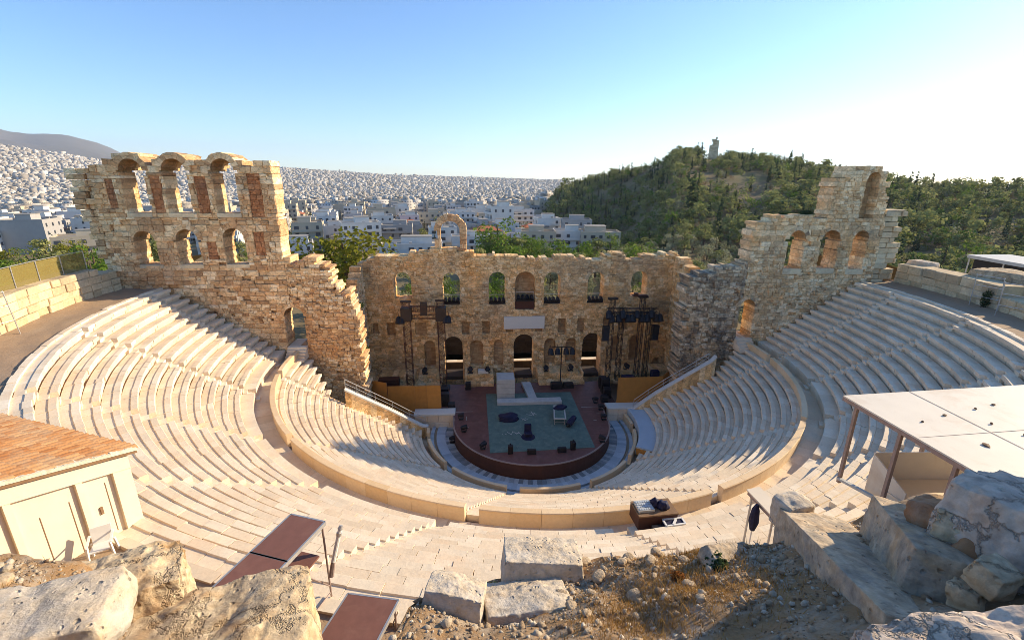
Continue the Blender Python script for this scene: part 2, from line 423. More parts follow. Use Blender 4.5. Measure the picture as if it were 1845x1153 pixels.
def prof(pts):
    def f(u):
        if u <= pts[0][0]: return pts[0][1]
        for (a, za), (b, zb_) in zip(pts, pts[1:]):
            if u <= b: return za+(zb_-za)*(u-a)/(b-a) if b > a else zb_
        return pts[-1][1]
    return f

# ---------------------------------------------------------------- stage facade (scaenae frons)
FY = 12.5
fac = thing('stage_facade', 'long three-storey ruined stage facade with arched windows behind the round stage', 'ruin wall', (.3, FY, 0))
Mf = flat_map((0,FY,0), (1,0,0), (0,1,0))
uph = [H(-15.55,2.2,12.8,16.3), H(-9.3,2.25,11.95,16.25), H(-3.28,2.2,11.9,16.28), H(.42,2.65,11.1,16.3,d=1.1),
       H(4.05,2.2,11.85,16.2), H(9.95,2.2,11.9,16.2), H(15.85,2.2,12.8,16.26)]
mid = [H(-17.4,1.1,7.75,9.55,False,.7), H(-13.5,1.45,7.85,9.65,False,.25), H(-7.55,1.0,7.8,9.6,False,.7), H(-4.8,1.0,7.85,9.6,False,.7),
       H(5.6,1.1,7.8,9.7,False,.7), H(8.2,1.0,7.85,9.75,False,.5), H(11.7,.9,8.0,9.8,False,.6), H(14.3,1.0,8.0,9.8,True,.6,.3),
       H(-10.95,.9,7.85,9.6,False,.6), H(-19.45,.7,8.2,9.55,False,.6), H(-1.6,1.0,7.95,8.4,False,.4), H(2.35,1.0,7.95,8.4,False,.4)]
low = [H(-12.45,1.5,3.1,7.0,True,.8,.3), H(-9.27,2.5,1.62,7.5), H(-6.1,1.75,3.15,6.95,True,.8,.35), H(-3.1,1.25,3.15,6.95,True,.35,.3), H(.36,2.75,1.62,7.65),
       H(4.0,1.55,3.25,7.05,True,.8,.35), H(6.95,1.5,3.3,7.0,True,.8,.35), H(9.85,2.6,1.62,7.65), H(13.2,1.05,3.3,7.2,True,.7,.3), H(16.0,1.5,3.4,7.3,True,.8,.3), H(19.3,1.1,1.62,3.9,True,.7,.25)]
topf = prof([(-21.2,17.3),(-20.2,17.6),(-19.5,18.1),(-18.3,18.4),(-14.7,18.45),(-14.3,18.9),(-12,18.9),(-11.9,19.3),(-6.4,19.0),(-6.3,18.45),(-2.0,18.4),(.1,18.3),(.6,17.9),(4,17.85),(4.2,18.5),(6.7,18.5),(6.9,17.9),(10.8,17.8),(11,18.6),(13.3,18.6),(13.7,17.8),(15.9,17.85),(16,18.5),(20.8,18.45),(21.3,17.6)])
fb = MB(); nb = MB()
# the wall around the single arch on its crest is cut out and the arch built over it
masonry(fb, Mf, -21.2, 21.3, 0.0, topf, 0, 2.0, uph+mid+low, seed=11, mixz=(0,0,0,1), jf=.06, miss=.04, niche_mb=nb, ragged=.12, ch=(.26,.5), bw=(.35,1.0), rend=(.25,.25), c4=.04)
part('wall', fb, M['facade'], fac)
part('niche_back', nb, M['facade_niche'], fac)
ab = MB()
arch = [H(-9.28,2.45,19.3,22.75,True,None,.85)]
masonry(ab, Mf, -11.25, -7.2, 19.0, prof([(-11.25,19.9),(-11.05,20.4),(-10.95,22.0),(-10.6,22.6),(-8.2,22.8),(-7.75,22.4),(-7.55,20.6),(-7.2,19.6)]), .35, 1.6, arch, seed=5, jf=.06, ch=(.4,.6), bw=(.5,.9), ragged=.05)
part('crest_arch', ab, M['leftwall'], fac, label='lone standing arch of an upper window on the wall crest')
for dx in (-9.27,.36,9.85):
    w = MB(); w.box(dx-1.2,dx+1.2,FY-.1,FY+2.4,1.2,1.7); part('doorway_shade_slab', w, M['void'], fac)  # dark slab added over each sunlit threshold, standing for shade
sl = MB(); sl.box(-2.4,3.1,FY-.28,FY+.25,8.5,10.2)
part('marble_panel', sl, M['white_stone'], fac, label='plain pale new marble slab above the middle door')
# parascenium side walls, towards the audience
for sx, nm, lab in ((1,'stage_side_wall','right side wall of the stage with two tall arched niches'), (-1,'stage_side_wall','left side wall of the stage beside the plywood hoarding, partly overgrown')):
    w = MB(); nw = MB()
    Ms = flat_map((20.4*sx,FY,0), (0,-1,0), (sx,0,0)) if sx > 0 else flat_map((-20.4,FY-8.6,0), (0,1,0), (-1,0,0))
    if sx > 0:
        hs = [H(3.6,1.9,11.2,16.2,True,.9,.35), H(4.6,2.1,2.4,7.8,True,1.0,.35), H(2.0,.8,7.9,9.6,False,.6), H(5.8,.8,7.6,9.4,False,.6)]
        masonry(w, Ms, 0, 9.3, 0, prof([(0,18.2),(1.5,18.0),(3,17.4),(5,17.0),(7,16.2),(9.3,16.6)]), 0, 1.6, hs, seed=21, niche_mb=nw, miss=.05, jf=.06, ragged=.15)
        mt = M['facade']
    else:
        masonry(w, Ms, 0, 8.6, 0, prof([(0,12.5),(1.5,13.2),(3,13.8),(5,15),(7,16.6),(8.6,17.2)]), 0, 1.4, [], seed=22, miss=.12, jf=.1, ragged=.3)
        mt = M['rightwall']
    t = thing(nm, lab, 'ruin wall', (20.4*sx, FY-4, 0))
    part('wall', w, mt, t)
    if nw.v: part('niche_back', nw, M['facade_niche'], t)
# ground and walls behind the doors, coloured near black to stand for shade
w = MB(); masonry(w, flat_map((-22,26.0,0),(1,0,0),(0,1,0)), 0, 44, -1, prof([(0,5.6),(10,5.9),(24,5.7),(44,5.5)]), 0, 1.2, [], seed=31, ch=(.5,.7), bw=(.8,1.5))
solo('rear_wall', w, M['void'], 'wall coloured dark as shade, seen through the doorways behind the stage facade', 'ruin wall')
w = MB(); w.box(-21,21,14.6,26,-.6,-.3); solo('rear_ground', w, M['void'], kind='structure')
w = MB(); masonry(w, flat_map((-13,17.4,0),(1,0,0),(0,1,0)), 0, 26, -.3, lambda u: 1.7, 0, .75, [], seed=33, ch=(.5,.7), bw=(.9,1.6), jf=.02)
for f_ in range(len(w.m)): w.m[f_] = 1  # wall stones take the near-black shade colour, only the cap stays pale
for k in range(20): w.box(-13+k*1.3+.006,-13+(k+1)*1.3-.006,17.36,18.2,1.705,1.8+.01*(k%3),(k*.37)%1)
solo('rear_kerb_wall', w, [M['marble'], M['void']], 'low wall behind the stage doorways with a front darkened as shade and a sunlit top edge', 'stone wall')
# ancient low wall in front of the facade, between the doors
for i, (x0, x1, lab) in enumerate(((-20.3,-10.8,'low stepped ruin wall at the foot of the facade, behind the left hoarding'),(-7.75,-3.9,'short low ruin wall between left door and grey block, white box on top'),(2.1,8.3,'low ruin wall between middle and right doors with lamps on it'),(11.3,20.3,'low ruin wall at the foot of the facade, behind the right hoarding'))):
    w = MB()
    masonry(w, flat_map((x0,9.9,0),(1,0,0),(0,1,0)), 0, x1-x0, 1.5, prof([(0,2.75),((x1-x0)*.4,2.95),(x1-x0,2.7)]), 0, 2.5, [], seed=40+i, ch=(.28,.42), bw=(.4,.9), jf=.07, ragged=.12)
    masonry(w, flat_map((x0,9.0,0),(1,0,0),(0,1,0)), 0, x1-x0, 1.5, prof([(0,1.95),(x1-x0,2.0)]), 0, .95, [], seed=50+i, ch=(.3,.45), bw=(.6,1.2), jf=.05)
    solo('low_ruin_wall', w, M['facade'], lab, 'ruin wall', 'low ruin walls at the foot of the facade')

# ---------------------------------------------------------------- cavea side walls
WY = 2.0
lw = thing('arcaded_wall', 'tall left ruin wall with two storeys of three arched openings', 'ruin wall', (-34, WY, 9))
Ml = flat_map((0,WY,0), (1,0,0), (0,1,0))
lh = [H(-38.75,2.15,24.4,29.45,True,None,.55), H(-34.85,2.2,24.4,29.5,True,None,.55), H(-30.35,2.15,24.45,29.55,True,None,.55),
      H(-38.9,2.0,19.3,22.7,True,None,.5), H(-34.85,2.1,19.25,22.85,True,None,.5), H(-30.35,2.05,19.35,22.95,True,None,.5), H(-25.5,2.05,10.3,14.7,True,None,.4)]
topl = prof([(-44.6,28.5),(-41.9,28.75),(-41.5,29.0),(-40.4,29.5),(-39.6,29.9),(-38,29.9),(-37.2,28.9),(-36.6,28.85),(-35.6,29.9),(-34.2,29.9),(-33,29.0),(-32.1,29.0),(-31.1,29.9),(-29.7,29.9),(-28.8,29.15),(-27.5,29.1),(-26.6,29.1),(-26.5,29.4),(-25.75,29.4),(-25.7,19.6),(-22.45,19.5),(-22.4,19.05),(-21.5,19.0),(-21.2,17.2),(-20.3,16.3),(-19.3,16.1),(-19.0,13.0),(-18.7,12),(-18.6,5)])
b1 = MB(); bp_ = MB(); bh = [H(-36.8,.95,24.5,27.9,False,.1), H(-32.62,1.1,24.6,28.0,False,.12), H(-27.6,1.25,24.0,28.2,False,.12), H(-41.0,.7,24.8,27.6,False,.1), H(-27.9,1.0,20.2,22.6,False,.08), H(-32.6,.9,19.8,21.6,False,.08)]
masonry(b1, Ml, -42.6, -25.75, 8.5, topl, 0, 2.2, lh+bh, niche_mb=bp_, seed=61, mixz=(0,0,1,2), jf=.06, miss=.05, ragged=.18, ch=(.3,.6), bw=(.4,1.2), rend=(.2,.08), c4=.04)
part('wall', b1, M['leftwall'], lw); part('brick_patch', bp_, M['brickpatch'], lw, label='reddish brick core showing between the arches')
b1 = MB(); masonry(b1, Ml, -25.75, -18.6, 1.0, topl, 0, 2.4, lh, seed=62, mixz=(0,0,0,1), jf=.09, miss=.08, ragged=.5, ch=(.24,.5), bw=(.35,.95), rend=(0,.35), c4=.05)
part('broken_end', b1, M['leftwall'], lw, label='lower broken end of the wall with a small doorway')
# vault stubs running back above the top arches
vb = MB()
for cx in (-38.75,-34.85,-30.35):
    n = 12
    for i in range(n):
        a0, a1 = math.pi*i/n, math.pi*(i+1)/n-.01
        Ri, Ro = 1.12, 1.62+random.Random(i+int(cx)).uniform(-.05,.08); zs = 28.4; d1 = 3.4+random.Random(i*3+int(cx)).uniform(-.5,.4)
        P = [(cx+Ri*COS(a0),zs+Ri*SIN(a0)),(cx+Ro*COS(a0),zs+Ro*SIN(a0)),(cx+Ro*COS(a1),zs+Ro*SIN(a1)),(cx+Ri*COS(a1),zs+Ri*SIN(a1))]
        V = [Ml(x,z,2.19) for x,z in P]+[Ml(x,z,d1) for x,z in P]
        vb.add(V, [(3,2,1,0),(4,5,6,7),(0,1,5,4),(1,2,6,5),(2,3,7,6),(3,0,4,7)], random.Random(i).random())
part('vault_stub', vb, M['leftwall'], lw)
# toothed masonry at the outer end
b1 = MB(); rg = random.Random(7); z = 16.0
while z < 28.4:
    h = rg.uniform(.42,.7); e = -42.6-(.7+1.5*(z-16)/12)+rg.choice((-.28,.28,.05))
    if z+h > 28.6: h = 28.6-z
    u = e
    while u < -42.6:
        w_ = min(rg.uniform(.8,1.3), -42.6-u)
        stone_cell(b1, Ml, u, u+w_, z, z+h, .12+rg.choice((0,0,.25,.4)), 2.0, .02, .06, rg); u += w_
    z += h
part('toothed_end', b1, M['leftwall'], lw, label='dark toothed outer end of the wall')
# sills
b1 = MB()
for x in (-38.75,-34.85,-30.35): b1.box(x-1.15,x+1.15,WY-.06,WY+.5,24.05,24.42,.9); b1.box(x-1.1,x+1.15,WY-.06,WY+.5,18.95,19.3,.8)
part('sill', b1, M['ringwall'], lw)

rw_ = thing('arcaded_wall', 'right ruin wall with three arched openings and a tall tower stub', 'ruin wall', (31, WY, 9))
rh = [H(29.5,1.9,18.45,22.72,True,None,.45), H(33.45,2.15,18.45,22.75,True,None,.45), H(37.0,1.75,18.35,22.7,True,None,.45), H(25.0,1.75,10.3,14.95,True,None,.4)]
topr = prof([(17.1,17.0),(17.5,17.5),(19,17.9),(21.5,18.4),(23.4,18.7),(24.3,19.2),(24.35,22.4),(24.8,23.6),(26.6,23.7),(26.65,24.2),(28.2,24.25),(28.7,24.35),(30.9,24.3),(31.2,24.0),(32.5,24.0)])
b1 = MB(); masonry(b1, Ml, 24.3, 39.4, 8.5, prof([(24.3,22.5),(24.8,23.6),(26.6,23.7),(26.65,24.2),(28.2,24.25),(28.7,24.35),(30.9,24.3),(31.2,24.0),(39.4,24.0)]), 0, 2.2, rh, seed=71, mixz=(0,0,1,2), jf=.06, miss=.05, ragged=.18, ch=(.3,.58), bw=(.4,1.15), rend=(.15,.1), c4=.04)
part('wall', b1, M['rightwall'], rw_)
b1 = MB(); masonry(b1, Ml, 17.6, 24.3, 1.0, topr, 0, 2.4, rh, seed=72, mixz=(0,0,0,1), jf=.1, miss=.1, ragged=.35, ch=(.24,.46), bw=(.35,.85), rend=(.3,0), c4=.05)
part('broken_end', b1, M['sootwall'], rw_, label='dark broken lower end of the wall towards the stage')
tb = MB(); tn = MB()
tt = prof([(32.5,28.2),(33.8,28.3),(33.82,29.3),(35,29.5),(37.4,29.5),(38.2,29.1),(38.6,28.4),(38.7,27),(39.2,25)])
masonry(tb, Ml, 32.5, 39.2, 24.0, tt, 0, 2.2, [H(36.95,1.55,24.0,28.9,True,1.15,.35)], seed=73, mixz=(0,1,1,2), jf=.06, niche_mb=tn, ragged=.15, ch=(.34,.62), bw=(.5,1.3), rend=(.1,.15), c4=.04)
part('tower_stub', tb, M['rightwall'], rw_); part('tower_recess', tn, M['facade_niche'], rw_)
b1 = MB(); rg = random.Random(9); z = 16.0
while z < 24.9:
    h = rg.uniform(.5,.66); e = 41.6+rg.choice((-.5,.35,.1)); u = 39.4
    if z+h > 24.95: h = 24.95-z
    while u < e:
        w_ = min(rg.uniform(.9,1.5), e-u+.01)
        stone_cell(b1, Ml, u, u+w_, z, z+h, .1+rg.choice((0,0,.15)), 1.9, .02, .05, rg); u += w_
    z += h
part('toothed_end', b1, M['ringwall'], rw_, label='pale stepped buttress of big blocks at the outer end')
b1 = MB()
for x, z in ((29.5,18.45),(33.45,18.45),(37.0,18.35)): b1.box(x-1.1,x+1.05,WY-.06,WY+.5,z-.6,z-.02,.8)
part('sill', b1, M['ringwall'], rw_)
# dark scrub growing on top of the right wall
# ---------------------------------------------------------------- outer ring walls
for side, s0, s1, tp, sd, lab in ((-1, -92.5, -62, [(-67.8,19.0),(-62,19.3),(-60,19.2),(-54,19.4),(-48,19.1),(-45,18.6)], 81, 'curved retaining wall of big pale blocks along the left walkway'),
                              (1, 46, 92.5, [(33,18.3),(40,18.2),(52,18.45),(60,18.6),(64,18.8),(67.8,19.0)], 82, 'curved retaining wall of big grey blocks along the right walkway')):
    w = MB()
    masonry(w, ring_map(42.0), R(s0)*42, R(s1)*42, 15.6, prof(tp), 0, 2.4, [], seed=sd, jf=.08, miss=.05, ragged=.12, ch=(.5,.75), bw=(.9,1.7), g=.02)
    solo('retaining_wall', w, M['ringwall'], lab, 'retaining wall', 'curved retaining walls behind the seats')
# ---------------------------------------------------------------- seating
def end_up(r): return math.pi/2 + math.asin(min(1, (WY-.12)/r))
rgS = random.Random(3)
def seat_row(mb, p0, p1, r0, r1, z0, z1, rg):
    L = 1.05/((r0+r1)/2); n = max(1, round((p1-p0)/L)); cuts = [p0] + [p0+(p1-p0)*(i+rg.uniform(-.32,.32))/n for i in range(1,n)] + [p1]
    g0 = .009/r0
    for a, b in zip(cuts, cuts[1:]):
        g = g0*rg.choice((.9,.9,1.3,2.0)); dr, dz = rg.gauss(0,.01), rg.gauss(0,.009); k = rg.random(); A = r0+dr; T = z1+dz
        hh = z1-z0
        if rg.random() < .03: dz -= .02; A += .05
        pf = [(A+.21,z0-.28),(A+.19,z0+.3*hh),(A+.02,z0+.42*hh),(A,z0+.46*hh),(A,T-.02),(A+.02,T),(A+.34,T+.004),(A+.37,T-.045),(r1+.07,T-.05),(r1+.07,z0-.1)]
        mb.arc(a+g, b-g, pf, R(2.0), k)
def steps(mb, pc, w, r0, r1, z0, z1, n, rg):
    for i in range(n):
        ra = r0+(r1-r0)*i/n; a = w/ra/2
        zt = z0+(z1-z0)*(i+1)/n
        mb.arc(pc-a, pc+a, [(ra,zt-(z1-z0)/n-.25),(ra,zt),(ra+(r1-r0)/n+.03,zt),(ra+(r1-r0)/n+.03,zt-(z1-z0)/n-.25)], R(3), rg.random())
UR0, UR1, NU, UZ0, UZ1 = 27.75, 38.0, 13, 9.95, 16.86
LR0, LR1, NL, LZ0, LZ1 = 12.35, 25.3, 19, .62, 9.3
ust = [R(x) for x in (-88.5,-72,-53.3,-35.6,-17.4,3.3,21,38.5,54,70.3,84.5)]
lst = [R(x) for x in (-80,-50.3,-14.6,19.2,50.3,83)]
ordn = ['first','second','third','fourth','fifth','sixth','seventh','eighth','ninth','tenth','eleventh','twelfth']
cut = .42
for i in range(len(ust)+1):
    a_end = None
    lab = '%s wedge of the upper marble seating counted from the left arcaded wall' % ordn[i]
    if i == len(ust): lab = 'narrow last wedge of the upper marble seating against the right arcaded wall'
    if i == 0: lab = 'narrow first wedge of the upper marble seating against the left arcaded wall'
    mids = (ust[i-1] if i else -R(93)); mide = (ust[i] if i < len(ust) else R(93)); mm = (mids+mide)/2
    t = thing('seating_wedge', lab, 'stone seating', (32*SIN(mm), -32*COS(mm), 9), 'wedges of the upper seating')
    def lim(r):
        a = ust[i-1]+cut/r if i else -end_up(r)+.004
        b = ust[i]-cut/r if i < len(ust) else end_up(r)-.004
        return a, b
    mb = MB(); a, b = lim(26.9)
    if b-a > .004:
        n = max(1, round((b-a)*27/1.5))
        for k in range(n):
            p, q = a+(b-a)*k/n+.0003, a+(b-a)*(k+1)/n-.0003
            mb.arc(p, q, [(26.92,8.9),(26.9,9.5),(26.86,9.52),(26.84,9.93),(27.98,9.95),(27.98,8.9)], R(2), rgS.random())
        part('podium', mb, M['marble'], t)
    for k in range(NU):
        r0 = UR0+(UR1-UR0)*k/NU; r1 = UR0+(UR1-UR0)*(k+1)/NU; z0 = UZ0+(UZ1-UZ0)*k/NU; z1 = UZ0+(UZ1-UZ0)*(k+1)/NU
        a, b = lim(r0)
        if b-a < .006: continue
        mb = MB(); seat_row(mb, a, b, r0, r1 if k < NU-1 else r1+.1, z0, z1, rgS); part('seat_row', mb, M['marble'], t)
    mb = MB()
    if i < len(ust):
        steps(mb, ust[i], .8, 26.55, 27.75, 8.98, 9.95, 4, rgS)
        for k in range(NU):
            r0 = UR0+(UR1-UR0)*k/NU; r1 = UR0+(UR1-UR0)*(k+1)/NU; z0 = UZ0+(UZ1-UZ0)*k/NU; z1 = UZ0+(UZ1-UZ0)*(k+1)/NU
            steps(mb, ust[i], .8, r0-.02, r1-.02, z0-.04, z1-.04, 2, rgS)
        solo('stairway', mb, M['marble'], '%s stairway up the upper seating counted from the left arcaded wall' % ordn[i], 'stairway', 'stairways of the upper seating')

def end_low(r, s):
    if s > 0: pts = [(11,1.6),(15,1.2),(20.4,-.3),(21.3,.2),(24.2,1.85),(26,1.88)]
    else: pts = [(11,0.0),(12.3,-.6),(15.6,-1.75),(19.3,-3.4),(20.6,-3.0),(23.8,1.5),(24.2,1.88),(26,1.88)]
    return math.pi/2 + math.asin(max(-1, min(1, prof(pts)(r)/r)))
for i in range(len(lst)+1):
    mids = (lst[i-1] if i else -R(93)); mide = (lst[i] if i < len(lst) else R(93)); mm = (mids+mide)/2
    lab = '%s wedge of the lower marble seating counted from the left hoarding' % ordn[i]
    if i == 0: lab = 'narrow first wedge of the lower marble seating beside the left stage railing'
    if i == len(lst): lab = 'narrow last wedge of the lower marble seating under the right ruin wall'
    t = thing('seating_wedge', lab, 'stone seating', (19*SIN(mm), -19*COS(mm), 1), 'wedges of the lower seating')
    def lim(r):
        a = lst[i-1]+cut/r if i else -end_low(r,-1)
        b = lst[i]-cut/r if i < len(lst) else end_low(r,1)
        return a, b
    for k in range(NL):
        f0, f1 = k/NL, (k+1)/NL
        r0, r1 = LR0+(LR1-LR0)*f0, LR0+(LR1-LR0)*f1; z0, z1 = LZ0+(LZ1-LZ0)*f0, LZ0+(LZ1-LZ0)*f1
        a, b = lim(r0)
        if b-a < .012: continue
        mb = MB(); seat_row(mb, a, b, r0, r1, z0, z1, rgS); part('seat_row', mb, M['marble'], t)
    a, b = lim(25.4)
    if b-a > .01:
        mb = MB(); n = max(1, round((b-a)*25/1.7))
        for k in range(n):
            p, q = a+(b-a)*k/n+.0003, a+(b-a)*(k+1)/n-.0003
            mb.arc(p, q, [(25.6,8.9),(25.3,8.9),(25.26,9.3),(25.2,9.96),(25.24,10.0),(25.62,10.0),(25.66,9.95),(25.62,9.88),(25.6,9.8)][::-1], R(1.5), rgS.random())
        part('back_rim', mb, M['rim'], t, label='smooth curved stone back wall along the middle walkway')
    a = lst[i-1]+.6/11.6 if i else -end_low(11.6,-1); b = lst[i]-.6/11.6 if i < len(lst) else end_low(11.6,1)
    if b-a > .02:
        mb = MB(); mb.arc(a, b, [(11.45,-.1),(11.45,1.08),(11.49,1.12),(11.76,1.12),(11.8,1.08),(11.8,.3),(11.8,-.1)], R(2), rgS.random())
        part('parapet', mb, M['rim'], t)
    if i < len(lst):
        mb = MB()
        for k in range(NL):
            f0, f1 = k/NL, (k+1)/NL
            r0, r1 = LR0+(LR1-LR0)*f0, LR0+(LR1-LR0)*f1; z0, z1 = LZ0+(LZ1-LZ0)*f0, LZ0+(LZ1-LZ0)*f1
            steps(mb, lst[i], .8, r0-.02, r1-.02, z0-.04, z1-.04, 2, rgS)
        solo('stairway', mb, M['marble'], '%s stairway up the lower seating counted from the left hoarding' % ordn[i], 'stairway', 'stairways of the lower seating')
# setting sheets: bank under the seats, middle walkway, top walkway, orchestra floor
def lathe_sheet(name, prof_, mat, p0=-R(94), p1=R(94), n=94, close=False):
    mb = MB(); k = len(prof_)
    for i in range(n+1):
        a = p0+(p1-p0)*i/n
        for r, z in prof_: mb.v.append((r*SIN(a), -r*COS(a), z))
    for i in range(n):
        for j in range(k-1):
            mb.f.append((i*k+j, i*k+j+1, (i+1)*k+j+1, (i+1)*k+j)[::-1]); mb.r.append(.5); mb.m.append(0)
    return solo(name, mb, mat, kind='structure', origin=(0,0,0))
lathe_sheet('earth_bank', [(11.8,.2),(12.35,.3),(25.3,8.75),(25.5,8.9)], M['earth'], -R(84), R(90))
lathe_sheet('upper_bank', [(26.95,8.9),(27.75,9.6),(38.0,16.5)], M['earth'])
mb = MB()
for k in range(64):
    a, b = -end_up(26)+.0+(2*end_up(26))*k/64, -end_up(26)+(2*end_up(26))*(k+1)/64
    mb.arc(a+.0004, b-.0004, [(25.58,8.6),(25.58,8.98),(26.93,8.98),(26.93,8.6)], R(1.5), rgS.random())
solo('middle_walkway', mb, M['marble'], kind='structure', origin=(0,0,0))
mb = MB()
for k in range(90):
    a, b = -end_up(38.2)+(2*end_up(38.2))*k/90, -end_up(38.2)+(2*end_up(38.2))*(k+1)/90
    z = 16.96+rgS.gauss(0,.015)
    mb.arc(a+.0006, b-.0006, [(38.06,16.4),(38.06,z),(38.42+rgS.uniform(-.05,.05),z+.01),(38.42,16.4)], R(1.5), rgS.random())
solo('top_kerb', mb, M['marble'], kind='structure', origin=(0,0,0))
# earth walkway with a little relief
nA, nR = 260, 16; V = []; F = []
for i in range(nA+1):
    a = -R(93.5)+R(187)*i/nA
    for j in range(nR+1):
        r = 38.3+(43.0-38.3)*j/nR; x, y = r*SIN(a), -r*COS(a)
        V.append((x, y, 16.86+.08*mn.noise((x*.8,y*.8,3))+.03*mn.noise((x*3,y*3,1))+(.0 if r < 41 else .05*(r-41))))
for i in range(nA):
    for j in range(nR): F.append((i*(nR+1)+j, (i+1)*(nR+1)+j, (i+1)*(nR+1)+j+1, i*(nR+1)+j+1))
o = bpy.data.objects.new('top_walkway', arrays_mesh('top_walkway', V, F, [M['earth']], smooth=True)); COL.objects.link(o); o['kind'] = 'structure'
# ---------------------------------------------------------------- orchestra
mb = MB(); n = 72
for k in range(n):
    a, b = -R(100)+R(200)*k/n, -R(100)+R(200)*(k+1)/n
    mb.arc(a+.001, b-.001, [(8.9,-.3),(8.9,.02),(9.75,.02),(9.75,-.3)], R(2), .1 if k % 2 else .9, 1 if rgS.random() < .55 else 0)
    mb.arc(a, b, [(9.76,-.3),(9.76,.1),(10.75,.12),(10.75,-.3)], R(2), rgS.random(), 2)
    mb.arc(a, b, [(10.76,-.4),(10.76,-.08),(11.05,-.08),(11.05,-.4)], R(2), rgS.random(), 1)
    mb.arc(a, b, [(11.06,-.3),(11.06,.14),(11.44,.14),(11.44,-.3)], R(2), rgS.random(), 2)
M['paleblue'] = stone('blue_grey_marble', [(.36,.4,.43),(.46,.5,.53),(.52,.56,.58)], bump=.2, fine=.2)
solo('orchestra_floor', mb, [M['paver'], M['paver_dark'], M['paleblue']], kind='structure', origin=(0,0,0))
mb = MB(); mb.box(-26,26,-9,13,-.5,-.06); solo('ground_slab', mb, M['earth'], kind='structure')
# flank walls of the lower seating, white coped, with their railings
for s, P, lab in ((-1, [(11.7,.1),(12.3,-.55),(15.6,-1.7),(19.4,-3.4)], 'sloping left end wall of the lower seats with white coping'), (1, [(11.9,1.6),(15,1.3),(20.4,-.25),(21,-.1)], 'sloping right end wall of the lower seats with white coping')):
    w = MB(); c = MB()
    zc = lambda x: 1.05+(x-11.8)/(19.6-11.8)*6.6
    for (xa, ya), (xb, yb) in zip(P, P[1:]):
        n = max(2, int(math.hypot(xb-xa,yb-ya)/.55))
        for k in range(n):
            u, v = k/n, (k+1)/n
            x0, y0, x1, y1 = xa+(xb-xa)*u, ya+(yb-ya)*u, xa+(xb-xa)*v, ya+(yb-ya)*v
            z0_, z1_ = zc(x0), zc(x1)
            w.hexa([(s*x0,y0,-.2),(s*x1,y1,-.2),(s*x1,y1+.5,-.2),(s*x0,y0+.5,-.2),(s*x0,y0,z0_-.1),(s*x1,y1,z1_-.1),(s*x1,y1+.5,z1_-.1),(s*x0,y0+.5,z0_-.1)], rgS.random())
            c.hexa([(s*x0,y0-.06,z0_-.1),(s*x1,y1-.06,z1_-.1),(s*x1,y1+.5,z1_-.1),(s*x0,y0+.5,z0_-.1),(s*x0,y0-.06,z0_+.08),(s*x1,y1-.06,z1_+.08),(s*x1,y1+.5,z1_+.08),(s*x0,y0+.5,z0_+.08)], rgS.random())
    t = thing('seating_end_wall', lab, 'stone wall', (s*15, 0, 0)); part('wall', w, M['facade'], t); part('coping', c, M['white_stone'], t)
    rl = thing('stair_railing', ('left' if s < 0 else 'right')+' metal railing sloping down beside the seats to the stage', 'railing', (s*14, 1.5, 1))
    f = prof(P); rail = MB(); xs = [12.0,13.6,15.2,16.8,18.4,19.4] if s < 0 else [12.6,14.2,15.8,17.4,19.0,20.2]
    rail.tube([(s*x, f(x)+.35, zc(x)+1.0) for x in xs], .035, 6); rail.tube([(s*x, f(x)+.35, zc(x)+.55) for x in xs], .022, 6)
    part('handrail', rail, M['steel'], rl)
    for x in xs:
        p = MB(); p.tube([(s*x,f(x)+.35,zc(x)),(s*x,f(x)+.35,zc(x)+1.0)], .03, 6); part('post', p, M['steel'], rl)
# small stairs up to the two wall doors, with landing and railing post
for s, xd, lab in ((-1,-25.5,'short stone stair up to the small left doorway'), (1,25.0,'short stone stair up to the small right doorway')):
    w = MB()
    for k in range(5): w.box(xd-1.0,xd+1.0,WY-1.55+k*.3+.02,WY+.06,8.99+k*.26,8.99+(k+1)*.26,rgS.random())
    w.box(xd-1.0,xd+1.0,WY+.07,WY+2.6,9.4,10.29,.3)
    solo('door_stair', w, M['marble'], lab, 'stairs', 'stairs up to the wall doorways')
# ---------------------------------------------------------------- stage platform
SZ = 1.59
st = thing('thrust_stage', 'round-fronted dark red wooden stage filling the orchestra', 'stage', (0,0,0))
def stage_outline(n=60, rad=8.85):
    P = [(-10.9,9.9),(-10.9,3.2),(-9.0,2.2)]
    for i in range(n+1):
        a = -math.pi/2-.06+(math.pi+.12)*i/n; P.append((rad*SIN(a), -rad*COS(a)))
    return P+[(9.0,2.2),(10.9,3.2),(10.9,9.9)]
ol = stage_outline(); mb = MB()
mb.add([(x,y,SZ) for x,y in ol], [tuple(range(len(ol)))], .5)
part('stage_floor', mb, M['stage'], st)
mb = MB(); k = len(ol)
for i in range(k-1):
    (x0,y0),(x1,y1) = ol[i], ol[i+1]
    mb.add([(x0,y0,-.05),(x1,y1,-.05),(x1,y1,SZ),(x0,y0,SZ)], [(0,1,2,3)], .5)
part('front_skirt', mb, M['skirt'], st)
mb = MB()
for i in range(2,k-3):
    (x0,y0),(x1,y1) = ol[i], ol[i+1]; l0 = math.hypot(x0,y0); s0 = 1-.12/l0
    mb.hexa([(x0*1.004,y0*1.004,SZ-.06),(x1*1.004,y1*1.004,SZ-.06),(x1*s0,y1*s0,SZ-.06),(x0*s0,y0*s0,SZ-.06),(x0*1.004,y0*1.004,SZ+.03),(x1*1.004,y1*1.004,SZ+.03),(x1*s0,y1*s0,SZ+.03),(x0*s0,y0*s0,SZ+.03)], .9)
part('stage_edge', mb, M['brownsteel'], st)
mb = MB()   # taped lines and board joints on the red floor
